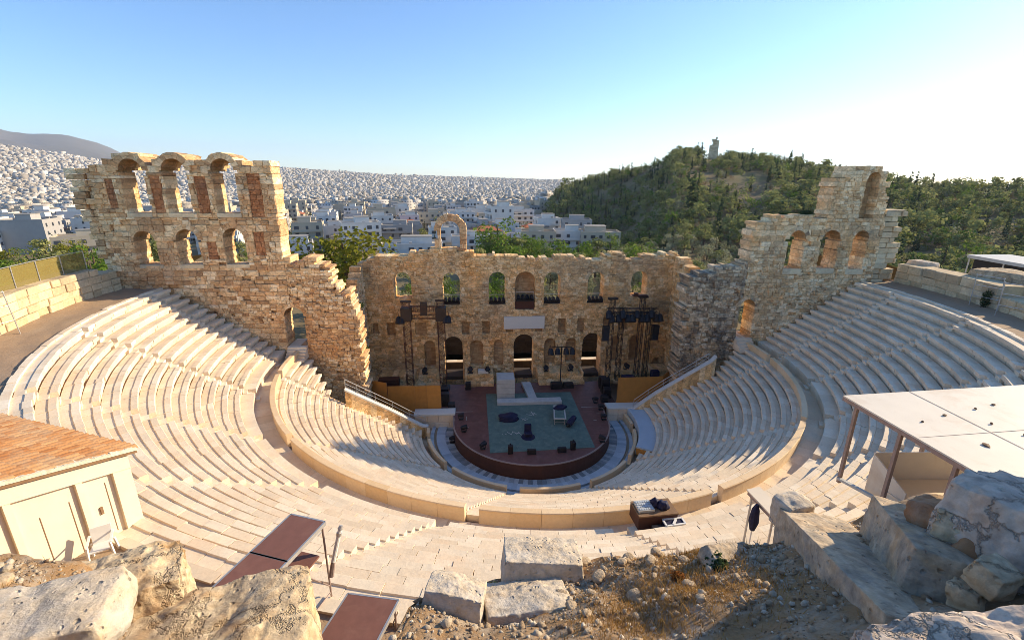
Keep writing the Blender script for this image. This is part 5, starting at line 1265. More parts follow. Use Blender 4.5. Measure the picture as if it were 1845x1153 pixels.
def boulder_mb(c, half, rot, seed, n=18, rough=.12, rnd_=.35, taper=0.0, crack=.05):
    """rounded, chipped and pitted block: a gridded box pushed towards an ellipsoid and displaced"""
    from mathutils import Euler
    E = Euler(rot).to_matrix(); c = Vector(c); mb = MB(); hx, hy, hz = half; mh = max(half)
    for ax in range(3):
        for sg in (-1,1):
            o = len(mb.v)
            for i in range(n+1):
                for j in range(n+1):
                    a, b = -1+2*i/n, -1+2*j/n; p = [0,0,0]; p[ax] = sg; p[(ax+1)%3] = a*sg; p[(ax+2)%3] = b
                    p = Vector(p); s_ = p.normalized(); q = p.lerp(s_*1.22, rnd_)
                    w = Vector((q.x*hx*(1-taper*q.z), q.y*hy*(1-taper*q.z), q.z*hz))
                    d = s_
                    f = Vector((w.x,w.y,w.z))
                    nz = mn.noise(f*(1.1/mh)+Vector((seed,0,0)))*.9+mn.noise(f*(3.0/mh)+Vector((0,seed,0)))*.45+mn.noise(f*7.0+Vector((0,0,seed)))*.42*min(1,.5/mh)+mn.noise(f*16+Vector((seed,seed,0)))*.26*min(1,.5/mh)+mn.noise(f*34+Vector((seed,0,seed)))*.14*min(1,.5/mh)
                    cr = abs(mn.noise(f*Vector((1,1,1)).x*(2.1/mh)+Vector((seed*2,5,1)))); nz -= max(0,.12-cr)/.12*crack*4
                    mb.v.append(tuple(c+E@(w+d*nz*rough*mh)))
            for i in range(n):
                for j in range(n):
                    mb.f.append((o+i*(n+1)+j,o+(i+1)*(n+1)+j,o+(i+1)*(n+1)+j+1,o+i*(n+1)+j+1)); mb.r.append(.5+.4*mn.noise((c.x+i*.2,c.y+j*.2,ax))); mb.m.append(0)
    return mb
def boulder(c, half, rot, seed, mt, label, name='boulder', cat='rock', **k):
    o = solo(name, boulder_mb(c,half,rot,seed,**k), M[mt], label, cat, smooth=True); weld(o.data); return o
def weld(me):
    import bmesh
    bm = bmesh.new(); bm.from_mesh(me); bmesh.ops.remove_doubles(bm, verts=bm.verts, dist=.0004); bmesh.ops.recalc_face_normals(bm, faces=bm.faces); bm.to_mesh(me); bm.free()
boulder((-10.45,-41.95,22.78), (.66,.45,.46), (0,.1,.5), 3, 'rock', 'tall pale boulder standing at the cliff edge just right of the shed', n=50, rough=.13)
boulder((-9.3,-42.55,22.2), (1.25,.8,.66), (.05,.04,.25), 8, 'rock', 'huge cracked cream boulder at the bottom left, below the raised brown decks', n=70, rough=.11)
boulder((-10.1,-43.45,24.0), (.8,.38,.26), (0,.05,.3), 12, 'block', 'flat grey-brown slab lying in the bottom left corner', n=26, rough=.1)
boulder((-11.2,-43.2,24.1), (.25,.18,.16), (0,0,.8), 17, 'rock', 'small white rock on the rubble at the left edge', n=14)
boulder((-6.33,-42.95,22.95), (.36,.28,.68), (-.35,.1,-.2), 21, 'block', 'upright grey pitted block leaning beside the lower brown deck', 'stone_block', 'stone block', n=46, rough=.05, rnd_=.14, taper=.1)
boulder((-5.2,-42.12,22.98), (.5,.34,.34), (-.3,.06,-.06), 25, 'block', 'squared pitted cream block on the cliff edge at the bottom centre', 'stone_block', 'stone block', n=46, rough=.06, rnd_=.15)
boulder((-5.45,-42.8,23.0), (.5,.4,.36), (-.35,0,.05), 29, 'block', 'broad low pitted rock under the squared cream block', n=44, rough=.08, rnd_=.22)
boulder((-5.9,-42.55,23.0), (.16,.14,.14), (0,0,.2), 31, 'rock', 'small rounded stone between the two pitted blocks', n=12)
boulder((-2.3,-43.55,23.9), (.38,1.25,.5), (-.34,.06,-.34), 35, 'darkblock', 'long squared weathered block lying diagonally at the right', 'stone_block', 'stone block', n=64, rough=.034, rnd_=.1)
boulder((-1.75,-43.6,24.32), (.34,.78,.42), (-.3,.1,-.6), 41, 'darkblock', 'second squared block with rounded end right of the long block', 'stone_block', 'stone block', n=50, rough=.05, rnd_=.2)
boulder((-1.28,-43.95,24.85), (.5,.5,.52), (0,.1,.3), 45, 'pinkrock', 'big pinkish grey boulder at the right edge of the picture', n=54, rough=.13)
boulder((-2.75,-45.1,25.0), (.85,.34,.36), (.1,-.2,-.2), 49, 'pinkrock', 'rough pale boulder filling the bottom right corner', n=64, rough=.12)
boulder((-1.72,-43.72,24.95), (.15,.13,.14), (0,.3,.6), 53, 'rock', 'pointed white rock on the heap of rocks under the canopy', n=14, rough=.2)
boulder((-2.08,-44.33,25.03), (.13,.11,.12), (.2,0,.2), 57, 'rock', 'rounded white rock in front of the pinkish boulder', n=16)
boulder((-2.05,-43.95,24.68), (.13,.12,.13), (.3,.2,1), 61, 'redrock', 'rust-red rock between the second block and the white rock', n=14, rough=.18)
boulder((-1.75,-43.95,24.8), (.15,.12,.13), (.3,.6,.4), 62, 'redrock', 'dark rust-red rock at the foot of the pointed white rock', n=14, rough=.2)
boulder((-2.2,-44.3,24.8), (.1,.08,.1), (0,.2,2), 63, 'rock', 'small pale stone wedged beside the rust-red rock', n=12, rough=.2)
boulder((-1.55,-43.5,24.75), (.22,.22,.22), (.2,.2,2), 64, 'redrock', 'brown rock of the heap behind the pointed white rock', n=18, rough=.18)
boulder((-2.0,-42.2,23.85), (.2,.16,.2), (0,0,.2), 65, 'block', 'small squared stone beyond the far end of the long block', n=14, rough=.1)
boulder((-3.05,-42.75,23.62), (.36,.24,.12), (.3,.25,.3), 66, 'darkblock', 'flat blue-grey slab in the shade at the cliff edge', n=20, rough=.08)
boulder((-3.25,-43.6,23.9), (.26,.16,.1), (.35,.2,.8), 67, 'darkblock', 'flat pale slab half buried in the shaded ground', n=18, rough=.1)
boulder((2.75,-43.7,25.0), (1.35,1.75,2.2), (0,0,.1), 91, 'pinkrock', 'tall unseen rock outcrop added beyond the right edge to shade the foreground', n=30, rough=.1, rnd_=.15)  # out of view, added to cast the shadow over the right foreground
# loose stones and rubble
rg = random.Random(31); stones = []
def on_ground(rg):
    while True:
        x = rg.uniform(-12.5,-1.2); y = edge_y(x)-.08-abs(rg.gauss(0,1.2))
        if y > -46: return x, y
M['loose'] = stone('loose_stone_surface', [(.32,.22,.13),(.46,.35,.23),(.6,.5,.36)], stain=((.42,.24,.1),.6), bump=.5, bscale=2.5, fine=.5, stain_s=.8)
protos = []
for i in range(6): protos.append(boulder_mb((0,0,0), (1,.6+.13*(i%3),.45+.1*(i%2)), (0,0,0), 100+i*9, n=8, rough=.13, rnd_=.7))
spots = [(-4.9,-42.35,.075),(-4.55,-42.5,.1),(-4.2,-42.3,.07),(-3.9,-42.45,.09),(-4.75,-42.9,.06),(-4.3,-43.0,.085),(-4.0,-42.8,.05),(-3.75,-43.1,.075),(-4.9,-43.3,.06),(-4.45,-43.45,.05),(-3.5,-42.5,.08),(-3.85,-43.5,.06),(-3.3,-43.2,.05),(-10.9,-42.7,.12),(-10.2,-42.9,.1),(-9.9,-42.75,.08),(-11.4,-42.9,.14),(-10.6,-43.1,.07),(-5.0,-43.7,.05),(-4.6,-42.05,.09),(-4.05,-42.12,.08),(-3.7,-42.2,.1),(-5.05,-42.75,.09),(-5.0,-43.05,.08)]
word = ['pale','chipped','rounded','flat','pointed','brown']
pm = [mesh_of('loose_stone', p, M['loose'], smooth=True) for p in protos]
for q in pm: weld(q)
for i, (x, y, s) in enumerate(spots):
    o = bpy.data.objects.new('loose_stone', pm[i%6]); COL.objects.link(o); o.location = (x,y,fz(x,y)+s*.3); s *= .8; o.scale = (s,s,s); o.rotation_euler = (rg.uniform(-.3,.3),rg.uniform(-.3,.3),rg.uniform(0,6))
    o['label'] = 'loose stone lying on the rubble '+('at the bottom left' if x < -8 else 'of the sunny cliff edge'); o['category'] = 'stone'; o['group'] = 'loose stones '+('at the bottom left' if x < -8 else 'of the sunny cliff edge')
Vs, Fs, Rs = [], [], []; n0 = 0; rs = np.random.RandomState(8)
ico = [(0,0,1),(.89,0,.45),(.28,.85,.45),(-.72,.53,.45),(-.72,-.53,.45),(.28,-.85,.45),(.72,.53,-.45),(-.28,.85,-.45),(-.89,0,-.45),(-.28,-.85,-.45),(.72,-.53,-.45),(0,0,-1)]
icf = [(0,1,2),(0,2,3),(0,3,4),(0,4,5),(0,5,1),(1,6,2),(2,7,3),(3,8,4),(4,9,5),(5,10,1),(6,7,2),(7,8,3),(8,9,4),(9,10,5),(10,6,1),(11,7,6),(11,8,7),(11,9,8),(11,10,9),(11,6,10)]
ico = np.array(ico); icf = np.array(icf)
for i in range(7000):
    x, y = on_ground(rg); s = min(.06, .008*math.exp(abs(rg.gauss(0,.8)))); P = ico*(1+rs.normal(size=(12,1))*.22)*np.array([1,rs.uniform(.6,1),rs.uniform(.45,.9)])*s
    a = rs.uniform(0,6.28); c_, s_ = math.cos(a), math.sin(a); P = np.stack([P[:,0]*c_-P[:,1]*s_+x, P[:,0]*s_+P[:,1]*c_+y, P[:,2]+fz(x,y)+s*.2],-1)
    Vs.append(P); Fs.append(icf+n0); Rs.append(np.full(20, rs.rand())); n0 += 12
o = bpy.data.objects.new('rubble', arrays_mesh('rubble', np.concatenate(Vs), np.concatenate(Fs), [M['rubble']], np.concatenate(Rs))); COL.objects.link(o); o['kind'] = 'stuff'; o['label'] = 'small stones and rubble strewn over the cliff top'
# dry grass
def grass(name, n, areas, mat, label, h0=.05, h1=.16):
    rs = np.random.RandomState(len(name)); V = np.zeros((n,3,3)); rg = random.Random(n)
    for i in range(n):
        cx, cy, sp = areas[rg.randrange(len(areas))]; x, y = cx+rg.gauss(0,sp), cy+rg.gauss(0,sp)
        if y > edge_y(x)-.04: y = edge_y(x)-.1
        z = fz(x,y); a = rg.uniform(0,6.28); h = rg.uniform(h0,h1); w = .0035; l = rg.uniform(.2,1.1)*h
        V[i] = ((x-w*SIN(a),y+w*COS(a),z),(x+w*SIN(a),y-w*COS(a),z),(x+l*COS(a),y+l*SIN(a),z+h))
    o = bpy.data.objects.new(name, arrays_mesh(name, V.reshape(-1,3), np.arange(n*3).reshape(n,3), [mat], rs.rand(n))); COL.objects.link(o); o['kind'] = 'stuff'; o['label'] = label
M['straw'] = leafmat('straw', [(.2,.1,.03),(.38,.22,.07),(.52,.34,.13)])
grass('dry_grass', 9000, [(-4.2,-43.0,.4),(-4.0,-43.4,.35),(-4.6,-43.5,.3),(-3.7,-42.7,.3),(-3.4,-43.3,.35),(-10.4,-42.9,.4),(-3.2,-42.5,.2)], M['straw'], 'short dry straw-coloured grass on the cliff top', .02, .09)
def shrub(name, c, r, n, size, leaf, label, cat='shrub', seed=1, flat=.7):
    rs = np.random.RandomState(seed); t = thing(name, label, cat, c)
    cl = [((rs.uniform(-.4,.4)*r,rs.uniform(-.4,.4)*r,r*rs.uniform(.2,.6)*flat),(r*.55,r*.55,r*.5*flat)) for _ in range(6)]
    mb = MB()
    for i in range(7):
        a = rs.uniform(0,6.28); mb.tube([(0,0,-.05),(r*.3*math.cos(a),r*.3*math.sin(a),r*.3),(r*.6*math.cos(a),r*.6*math.sin(a),r*.6*flat)],[.02*r,.014*r,.006*r],4)
    part('stem', mb, M['bark'], t, local=True)
    V, F, rr = crown_arrays(cl, n, size, rs); o = bpy.data.objects.new('foliage', arrays_mesh('foliage', V, F, [leaf], rr)); COL.objects.link(o); o.parent = t
    return t
orange = leafmat('orange_twigs', [(.2,.07,.02),(.34,.14,.04),(.45,.22,.08)])
shrub('dry_cushion_plant', (-3.8,-42.95,fz(-3.8,-42.95)), .11, 500, .03, orange, 'round rust-orange cushion plant at the edge of the shadow on the cliff')
shrub('dry_shrub', (-3.3,-42.85,fz(-3.3,-42.85)), .2, 700, .05, LEAF['cypress'], 'dark dry shrub in the shade at the cliff edge', seed=3)
shrub('leafy_weed', (-5.85,-42.3,22.85), .22, 420, .06, LEAF['pine'], 'dark green weed growing between the two pitted blocks', seed=4)
shrub('leafy_weed', (-2.0,-44.1,24.78), .13, 260, .04, LEAF['pine'], 'small green weed among the rust-red rocks', seed=5)
t = shrub('wall_shrub', (40.6,-9.2,16.9), .55, 700, .16, LEAF['cypress'], 'narrow green shrub growing up the right retaining wall', seed=6, flat=3.2)
for (x, y, z, r_, lab) in ((30.6,3.0,24.3,.75,'dark shrub growing on the broken top of the right arcaded wall'),(28.2,3.2,24.2,.5,'small dark shrub at the left end of the right wall top'),(-19.6,5.5,8.3,.9,'green shrub hanging on the ragged wall end left of the facade'),(-20.0,7.0,13.2,.8,'dark creeper on the side wall left of the facade')):
    shrub('wall_shrub', (x,y,z), r_, 420, .2, LEAF['broad'] if 'green shrub' in lab else LEAF['cypress'], lab, seed=int(abs(x*10)))
# ---------------------------------------------------------------- shed with tiled roof on the left walkway
ec = Vector((-17.15,-32.75,19.35)); e1 = Vector((-.93,.37,0)).normalized(); e2 = Vector((-.3,-.95,0)).normalized(); e2 = Vector((-e1.y*-1*-1,e1.x,0)) if False else Vector((-.37,-.93,0)).normalized()
sl_ = math.tan(R(15.5))
def rp(a, b, h=0.0): p = ec+e1*a+e2*b; return (p.x,p.y,p.z+b*sl_+h)
sh = thing('tiled_shed', 'small cream shed with a terracotta tiled roof on the left of the top walkway', 'shed', (-19.5,-34.3,16.9))
mb = MB(); LA, LB = 7.6, 6.2
mb.hexa([rp(0,0,-.12),rp(0,LB,-.12),rp(LA,LB,-.12),rp(LA,0,-.12),rp(0,0,-.02),rp(0,LB,-.02),rp(LA,LB,-.02),rp(LA,0,-.02)]); part('roof_deck', mb, M['wood'], sh)
mb = MB(); rg = random.Random(5); pt = .25; na = int(LA/pt); nb_ = int(LB/.42)
for i in range(na):
    for j in range(nb_):
        a = i*pt+rg.uniform(-.012,.012); b0 = j*.42-.07+rg.uniform(-.02,.02); b1 = b0+.5; k = rg.random(); lift = rg.uniform(0,.012); tw = rg.uniform(-.012,.012)
        o_ = len(mb.v); N_ = 6
        for (b, rr, hh) in ((b0,.118,.0+lift),(b1,.098,.035+lift)):
            for q in range(N_+1):
                an = math.pi*q/N_; mb.v.append(rp(a+pt/2-rr*COS(an)+tw*(b-b0), b, hh*.0+(.03 if b == b0 else .0)+rr*1.05*SIN(an)+lift))
        for q in range(N_): mb.f.append((o_+q,o_+q+1,o_+N_+2+q,o_+N_+1+q)); mb.r.append(k); mb.m.append(0)
part('roof_tiles', mb, M['tile'], sh)
mb = MB()
for j in range(60):
    b = j*LB/60; r_ = rg.uniform(.05,.1); mb.hexa([rp(-.03,b,-.02),rp(-.03,b+LB/60,-.02),rp(.08+r_,b+LB/60,-.02),rp(.08+r_,b,-.02),rp(-.02,b,.05+r_*.5),rp(-.02,b+LB/60,.05+rg.uniform(.02,.05)),rp(.06+r_,b+LB/60,.07+r_*.5),rp(.06+r_,b,.08+r_*.5)], rg.random())
part('verge_mortar', mb, M['mortar'], sh)
def wp(a, b, z): p = ec+e1*a+e2*b; return (p.x,p.y,z)
mb = MB(); i0 = .22      # gable wall under the verge, facing the viewer
mb.hexa([wp(i0,.25,16.7),wp(i0,LB,16.7),wp(i0+.25,LB,16.7),wp(i0+.25,.25,16.7),wp(i0,.25,rp(0,.25)[2]-.13),wp(i0,LB,rp(0,LB)[2]-.13),wp(i0+.25,LB,rp(0,LB)[2]-.13),wp(i0+.25,.25,rp(0,.25)[2]-.13)])
mb.hexa([wp(i0+.26,.25,16.7),wp(i0+.26,.5,16.7),wp(LA-.2,.5,16.7),wp(LA-.2,.25,16.7),wp(i0+.26,.25,19.2),wp(i0+.26,.5,19.2),wp(LA-.2,.5,19.2),wp(LA-.2,.25,19.2)]); part('wall', mb, M['cream'], sh)
mb = MB()    # lintel band and door posts standing proud of the wall
for (b0,b1,z0,z1) in ((.25,LB,0,0),):
    mb.hexa([wp(i0-.14,b0,rp(0,b0)[2]-.62),wp(i0-.14,b1,rp(0,b1)[2]-.62),wp(i0-.003,b1,rp(0,b1)[2]-.62),wp(i0-.003,b0,rp(0,b0)[2]-.62),wp(i0-.14,b0,rp(0,b0)[2]-.16),wp(i0-.14,b1,rp(0,b1)[2]-.16),wp(i0-.003,b1,rp(0,b1)[2]-.16),wp(i0-.003,b0,rp(0,b0)[2]-.16)])
for b in (.25,1.55,3.1):
    w_ = .5 if b == .25 else .16; mb.hexa([wp(i0-.12,b,16.7),wp(i0-.12,b+w_,16.7),wp(i0-.003,b+w_,16.7),wp(i0-.003,b,16.7),wp(i0-.12,b,rp(0,b)[2]-.63),wp(i0-.12,b+w_,rp(0,b+w_)[2]-.63),wp(i0-.003,b+w_,rp(0,b+w_)[2]-.63),wp(i0-.003,b,rp(0,b)[2]-.63)])
part('frame', mb, M['cream'], sh)
mb = MB()
for b in (.95,1.9,2.6): mb.hexa([wp(i0-.01,b,16.9),wp(i0-.01,b+.02,16.9),wp(i0-.002,b+.02,16.9),wp(i0-.002,b,16.9),wp(i0-.01,b,18.7),wp(i0-.01,b+.02,18.7),wp(i0-.002,b+.02,18.7),wp(i0-.002,b,18.7)])
part('door_joint', mb, M['wood'], sh)
mb = MB(); mb.hexa([wp(i0-.05,1.2,17.75),wp(i0-.05,1.27,17.75),wp(i0-.003,1.27,17.75),wp(i0-.003,1.2,17.75),wp(i0-.05,1.2,18.0),wp(i0-.05,1.27,18.0),wp(i0-.003,1.27,18.0),wp(i0-.003,1.2,18.0)]); part('door_handle', mb, M['wood'], sh)
# white plastic chair beside it
t = thing('plastic_chair', 'white plastic armchair beside the shed, half hidden by the tall boulder', 'chair', (-16.9,-34.2,16.9)); cx, cy, ca_ = -17.25,-34.75,.5
def cp(u,v,z): return (cx+u*COS(ca_)-v*SIN(ca_), cy+u*SIN(ca_)+v*COS(ca_), 16.9+z)
mb = MB(); mb.hexa([cp(-.25,-.25,.42),cp(.25,-.25,.42),cp(.22,.22,.4),cp(-.22,.22,.4),cp(-.25,-.25,.46),cp(.25,-.25,.46),cp(.22,.22,.44),cp(-.22,.22,.44)]); part('seat', mb, M['plastic'], t)
mb = MB(); mb.hexa([cp(-.22,.2,.44),cp(.22,.2,.44),cp(.22,.24,.44),cp(-.22,.24,.44),cp(-.25,.34,.9),cp(.25,.34,.9),cp(.25,.38,.9),cp(-.25,.38,.9)]); part('backrest', mb, M['plastic'], t)
for s in (-1,1):
    mb = MB(); mb.bar(cp(s*.27,-.25,.66),cp(s*.27,.3,.7),.06,w2=.03); part('armrest', mb, M['plastic'], t)
    for v in (-.25,.25):
        mb = MB(); mb.bar(cp(s*.3,v*1.1,0),cp(s*.26,v,.66 if v < 0 else .45),.05); part('leg', mb, M['plastic'], t)
# ---------------------------------------------------------------- raised brown decks with tubular legs
def deck_thing(label, A, ux, uy, L, W, z, legs, brace=True, two=True):
    A = Vector(A); ux = Vector(ux).normalized(); uy = Vector(uy).normalized(); t = thing('stage_deck', label, 'stage deck', (A.x,A.y,16.9), 'brown stage decks on the top walkway')
    P = lambda a, b, zz: tuple(A+ux*a+uy*b)[:2]+(zz,)
    n = 2 if two else 1
    for k in range(n):
        a0, a1 = L*k/n+.03, L*(k+1)/n-.03; mb = MB()
        mb.hexa([P(a0,.03,z-.02),P(a1,.03,z-.02),P(a1,W-.03,z-.02),P(a0,W-.03,z-.02),P(a0,.03,z+.004),P(a1,.03,z+.004),P(a1,W-.03,z+.004),P(a0,W-.03,z+.004)], .4+.3*k); part('board', mb, M['phenolic'], t)
        mb = MB(); q = [P(L*k/n+.002,0,0),P(L*(k+1)/n-.002,0,0),P(L*(k+1)/n-.002,W,0),P(L*k/n+.002,W,0)]
        for i in range(4):
            a, b = q[i], q[(i+1)%4]; mb.bar((a[0],a[1],z-.05),(b[0],b[1],z-.05),.045,w2=.11)
        part('edge_frame', mb, M['steel'], t)
    for (a, b) in legs:
        mb = MB(); mb.tube([P(a,b,16.85),P(a,b,z-.06)], .028, 8); part('leg', mb, M['brownsteel'], t)
    if brace:
        for (p, q) in ((legs[0],legs[1]),):
            mb = MB(); mb.tube([P(p[0],p[1],17.2),P(q[0],q[1],z-.25)],.02,6); mb.tube([P(p[0],p[1],17.0),P(q[0],q[1],17.0)],.02,6); part('brace', mb, M['brownsteel'], t)
    return t, P
d1, P1 = deck_thing('raised double brown deck on tall tubular legs at the left of the walkway', (-10.02,-36.5,0), (-.9,-2.45,0), (-1.02,.36,0), 2.75, 1.05, 19.3, [(.06,.06),(1.36,.06),(2.65,.06),(.06,.98),(1.36,.98)])
mb = MB(); mb.hexa([P1(.25,.1,18.35),P1(1.3,.1,18.3),P1(1.3,.95,18.3),P1(.25,.95,18.35),P1(.25,.1,18.4),P1(1.3,.1,18.35),P1(1.3,.95,18.35),P1(.25,.95,18.4)]); part('lower_board', mb, M['phenolic'], d1)
deck_thing('lower brown deck at the bottom edge beside the leaning grey block', (-8.05,-37.6,0), (-.6,-2.0,0), (-.93,.2,0), 2.0, 1.35, 17.75, [(.08,.08),(.08,1.27),(1.9,.08)], two=False, brace=False)
solo('bin_bag', heap((-10.75,-37.75,17.55), .4,.33,.62, 6, .3, 4, .5), M['binbag'], 'shiny black rubbish bag tied under the raised brown deck', 'rubbish bag', smooth=True)
t = thing('rolled_screen', 'white rolled screen clamped upright to the corner of the raised brown deck', 'roll', (-9.85,-36.4,17.9))
mb = MB(); mb.tube([(-9.9,-36.62,18.1),(-9.7,-36.4,18.95)],[.06,.055],10); part('roll', mb, M['plastic'], t)
mb = MB(); mb.tube([(-9.74,-36.44,18.78),(-9.72,-36.42,18.86)],[.075,.075],10); mb.tube([(-9.7,-36.4,18.95),(-9.67,-36.36,19.03)],[.07,.05],10); part('clamp', mb, M['steel'], t)
mb = MB(); mb.tube([(-9.97,-36.7,17.7),(-9.9,-36.62,18.1)],[.07,.06],8); part('sleeve', mb, M['brownsteel'], t)
# ---------------------------------------------------------------- white canopy of the control booth
cn = thing('booth_canopy', 'large white flat canopy on brown posts over the control booth', 'canopy', (13,-33.5,16.9))
mb = MB(); mb.hexa([(9.05,-36.9,19.46),(18.2,-36.3,19.44),(18.0,-30.2,19.44),(8.95,-30.75,19.46),(9.05,-36.9,19.52),(18.2,-36.3,19.5),(18.0,-30.2,19.5),(8.95,-30.75,19.52)]); part('roof_panel', mb, M['whitepaint'], cn)
mb = MB(); mb.hexa([(11.9,-36.75,19.522),(11.93,-36.75,19.522),(12.03,-30.6,19.522),(12.0,-30.6,19.522),(11.9,-36.75,19.527),(11.93,-36.75,19.527),(12.03,-30.6,19.527),(12.0,-30.6,19.527)]); mb.hexa([(9.1,-34.0,19.522),(18.1,-33.5,19.522),(18.1,-33.48,19.522),(9.1,-33.98,19.522),(9.1,-34.0,19.526),(18.1,-33.5,19.526),(18.1,-33.48,19.526),(9.1,-33.98,19.526)]); part('panel_joint', mb, M['brownsteel'], cn)
mb = MB(); mb.bar((9.0,-30.75,19.38),(9.1,-36.9,19.38),.1,w2=.14); mb.bar((9.05,-30.8,19.38),(18.0,-30.25,19.38),.1,w2=.14); part('edge_beam', mb, M['brownsteel'], cn)
for y, zb in ((-31.3,15.75),(-33.3,16.2),(-35.3,16.9)):
    mb = MB(); mb.box(9.1,9.22,y-.06,y+.06,zb,19.3); part('post', mb, M['brownsteel'], cn)
for x in (13.2,17.6):
    for y in (-30.7,-36.1):
        mb = MB(); mb.box(x,x+.12,y-.06,y+.06,15.7,19.3); part('post', mb, M['brownsteel'], cn)
mb = MB(); mb.bar((9.1,-31.3,15.95),(9.25,-34.4,16.55),.16,w2=.1); part('sill_beam', mb, M['greyboard'], cn)
bt = thing('control_booth', 'low cream board enclosure standing under the white canopy', 'booth', (12,-33,16))
mb = MB(); mb.hexa([(9.75,-32.0,15.8),(14.8,-32.3,15.8),(14.8,-32.25,15.8),(9.75,-31.95,15.8),(9.75,-32.0,17.6),(14.8,-32.3,17.6),(14.8,-32.25,17.6),(9.75,-31.95,17.6)]); part('front_board', mb, M['whitepaint'], bt)
mb = MB(); mb.hexa([(9.7,-33.6,16.0),(9.75,-33.6,16.0),(9.75,-32.01,15.8),(9.7,-32.01,15.8),(9.7,-33.6,16.9),(9.75,-33.6,16.9),(9.75,-32.01,17.55),(9.7,-32.01,17.55)]); part('side_board', mb, M['whitepaint'], bt)
mb = MB(); mb.hexa([(9.3,-36.5,16.9),(15,-36.2,16.9),(14.8,-32.31,16.3),(9.76,-32.01,16.3),(9.3,-36.5,16.96),(15,-36.2,16.96),(14.8,-32.31,16.36),(9.76,-32.01,16.36)]); part('floor_board', mb, M['cream'], bt)
rg = random.Random(6)
for i, (x, y, r_) in enumerate(((11.5,-32.6,.09),(12.6,-33.3,.06),(10.9,-34.6,.15),(12.2,-35.0,.05),(13.6,-34.6,.11),(14.8,-33.2,.08),(15.7,-32.6,.07),(13.2,-32.2,.06),(11.6,-35.6,.07),(14.3,-31.9,.09),(16.2,-34.0,.06),(12.9,-34.1,.05),(15.2,-35.3,.1),(10.2,-33.0,.06),(16.6,-32.0,.07))):
    mb = MB(); hb = heap((x,y,19.524),r_,r_*.75,.05,i,i*.7,1,.5); solo('dead_leaf_clump', hb, M['wood'], 'small dark clump of dead leaves on the white canopy', 'dead leaves', 'dead leaf clumps on the white canopy')
t = thing('board_platform', 'small pale board platform with a dark bracketed edge left of the white canopy', 'platform', (3.2,-36.0,16.9))
mb = MB(); mb.hexa([(1.88,-35.85,19.16),(1.94,-37.0,19.16),(2.35,-36.92,19.16),(2.35,-35.75,19.16),(1.88,-35.85,19.2),(1.94,-37.0,19.2),(2.35,-36.92,19.2),(2.35,-35.75,19.2)]); part('board', mb, M['cream'], t)
mb = MB(); mb.bar((1.93,-35.88,19.1),(1.98,-36.98,19.1),.05,w2=.1); mb.bar((2.0,-35.85,19.1),(2.33,-35.77,19.1),.06); part('edge_beam', mb, M['brownsteel'], t)
for x, y in ((2.02,-35.95),(2.05,-36.9)):
    mb = MB(); mb.tube([(x,y,16.8),(x,y,19.14)],.03,6); part('leg', mb, M['steel'], t)
t = thing('folded_parasol', 'folded dark blue parasol with pale pole hanging on the board platform edge', 'parasol', (1.85,-36.45,17.5))
mb = MB(); mb.tube([(1.85,-36.45,19.15),(1.84,-36.45,18.95),(1.83,-36.46,18.6),(1.83,-36.46,18.3)],[.04,.11,.14,.07],10); part('canopy', mb, M['navy'], t)
mb = MB(); mb.tube([(1.83,-36.46,18.3),(1.83,-36.46,17.8)],.02,6); part('pole', mb, M['plastic'], t)
# ---------------------------------------------------------------- fences, railings and shelters on the top walkway
fn = thing('screen_fence', 'ochre mesh-covered fence on top of the left retaining wall', 'fence', (-43,-7,19.2))
fp = [(-43.0,-.5),(-42.9,-3.2),(-42.7,-5.8),(-42.3,-8.4),(-41.8,-11.0),(-41.0,-13.4)]
for i, (a, b) in enumerate(zip(fp, fp[1:])):
    mb = MB(); mb.hexa([(a[0],a[1],19.3),(b[0],b[1],19.3),(b[0]+.02,b[1],19.3),(a[0]+.02,a[1],19.3),(a[0],a[1],21.0),(b[0],b[1],21.0),(b[0]+.02,b[1],21.0),(a[0]+.02,a[1],21.0)], random.Random(i).random()); part('mesh_panel', mb, M['meshnet'], fn)
for a in fp:
    mb = MB(); mb.tube([(a[0]+.06,a[1],18.9),(a[0]+.06,a[1],21.1)],.04,6); part('post', mb, M['steel'], fn)
mb = MB(); mb.tube([(a[0]+.06,a[1],21.08) for a in fp],.035,6); part('top_rail', mb, M['steel'], fn)
def railframe(label, x, y, a, w, h, splay=.25):
    t = thing('railing_frame', label, 'railing', (x,y,16.9)); c_, s_ = COS(a), SIN(a)
    for u in (-w/2,w/2):
        mb = MB(); mb.tube([(x+u*c_,y+u*s_,16.85),(x+(u*.92)*c_-splay*s_,y+(u*.92)*s_+splay*c_,16.9+h)],.035,6); part('post', mb, M['steel'], t)
    for q in (.32,.66,.97):
        mb = MB(); mb.tube([(x-(w/2-.03*q)*c_-splay*q*s_,y-(w/2-.03*q)*s_+splay*q*c_,16.9+h*q),(x+(w/2)*c_-splay*q*s_,y+(w/2)*s_+splay*q*c_,16.9+h*q)],.028,6); part('rail', mb, M['steel'], t)
railframe('pale metal railing frame at the left end of the walkway', -39.3,-13.7, 1.35, 2.4, 3.2)
railframe('first pale metal railing frame by the right retaining wall', 40.4,-9.4, 1.75, 2.2, 3.0)
railframe('second pale metal railing frame by the right retaining wall, nearer the canopy', 39.2,-12.9, 1.9, 2.4, 3.0)
t = thing('ticket_shelter', 'dark shelter with a pale flat roof beyond the right retaining wall', 'shelter', (59,4,15))
mb = MB(); mb.hexa([(58,8.5,18.5),(64,8.5,18.5),(64,-4,18.3),(58,-4,18.3),(58,8.5,18.9),(64,8.5,18.9),(64,-4,18.7),(58,-4,18.7)]); part('roof', mb, M['greyboard'], t)
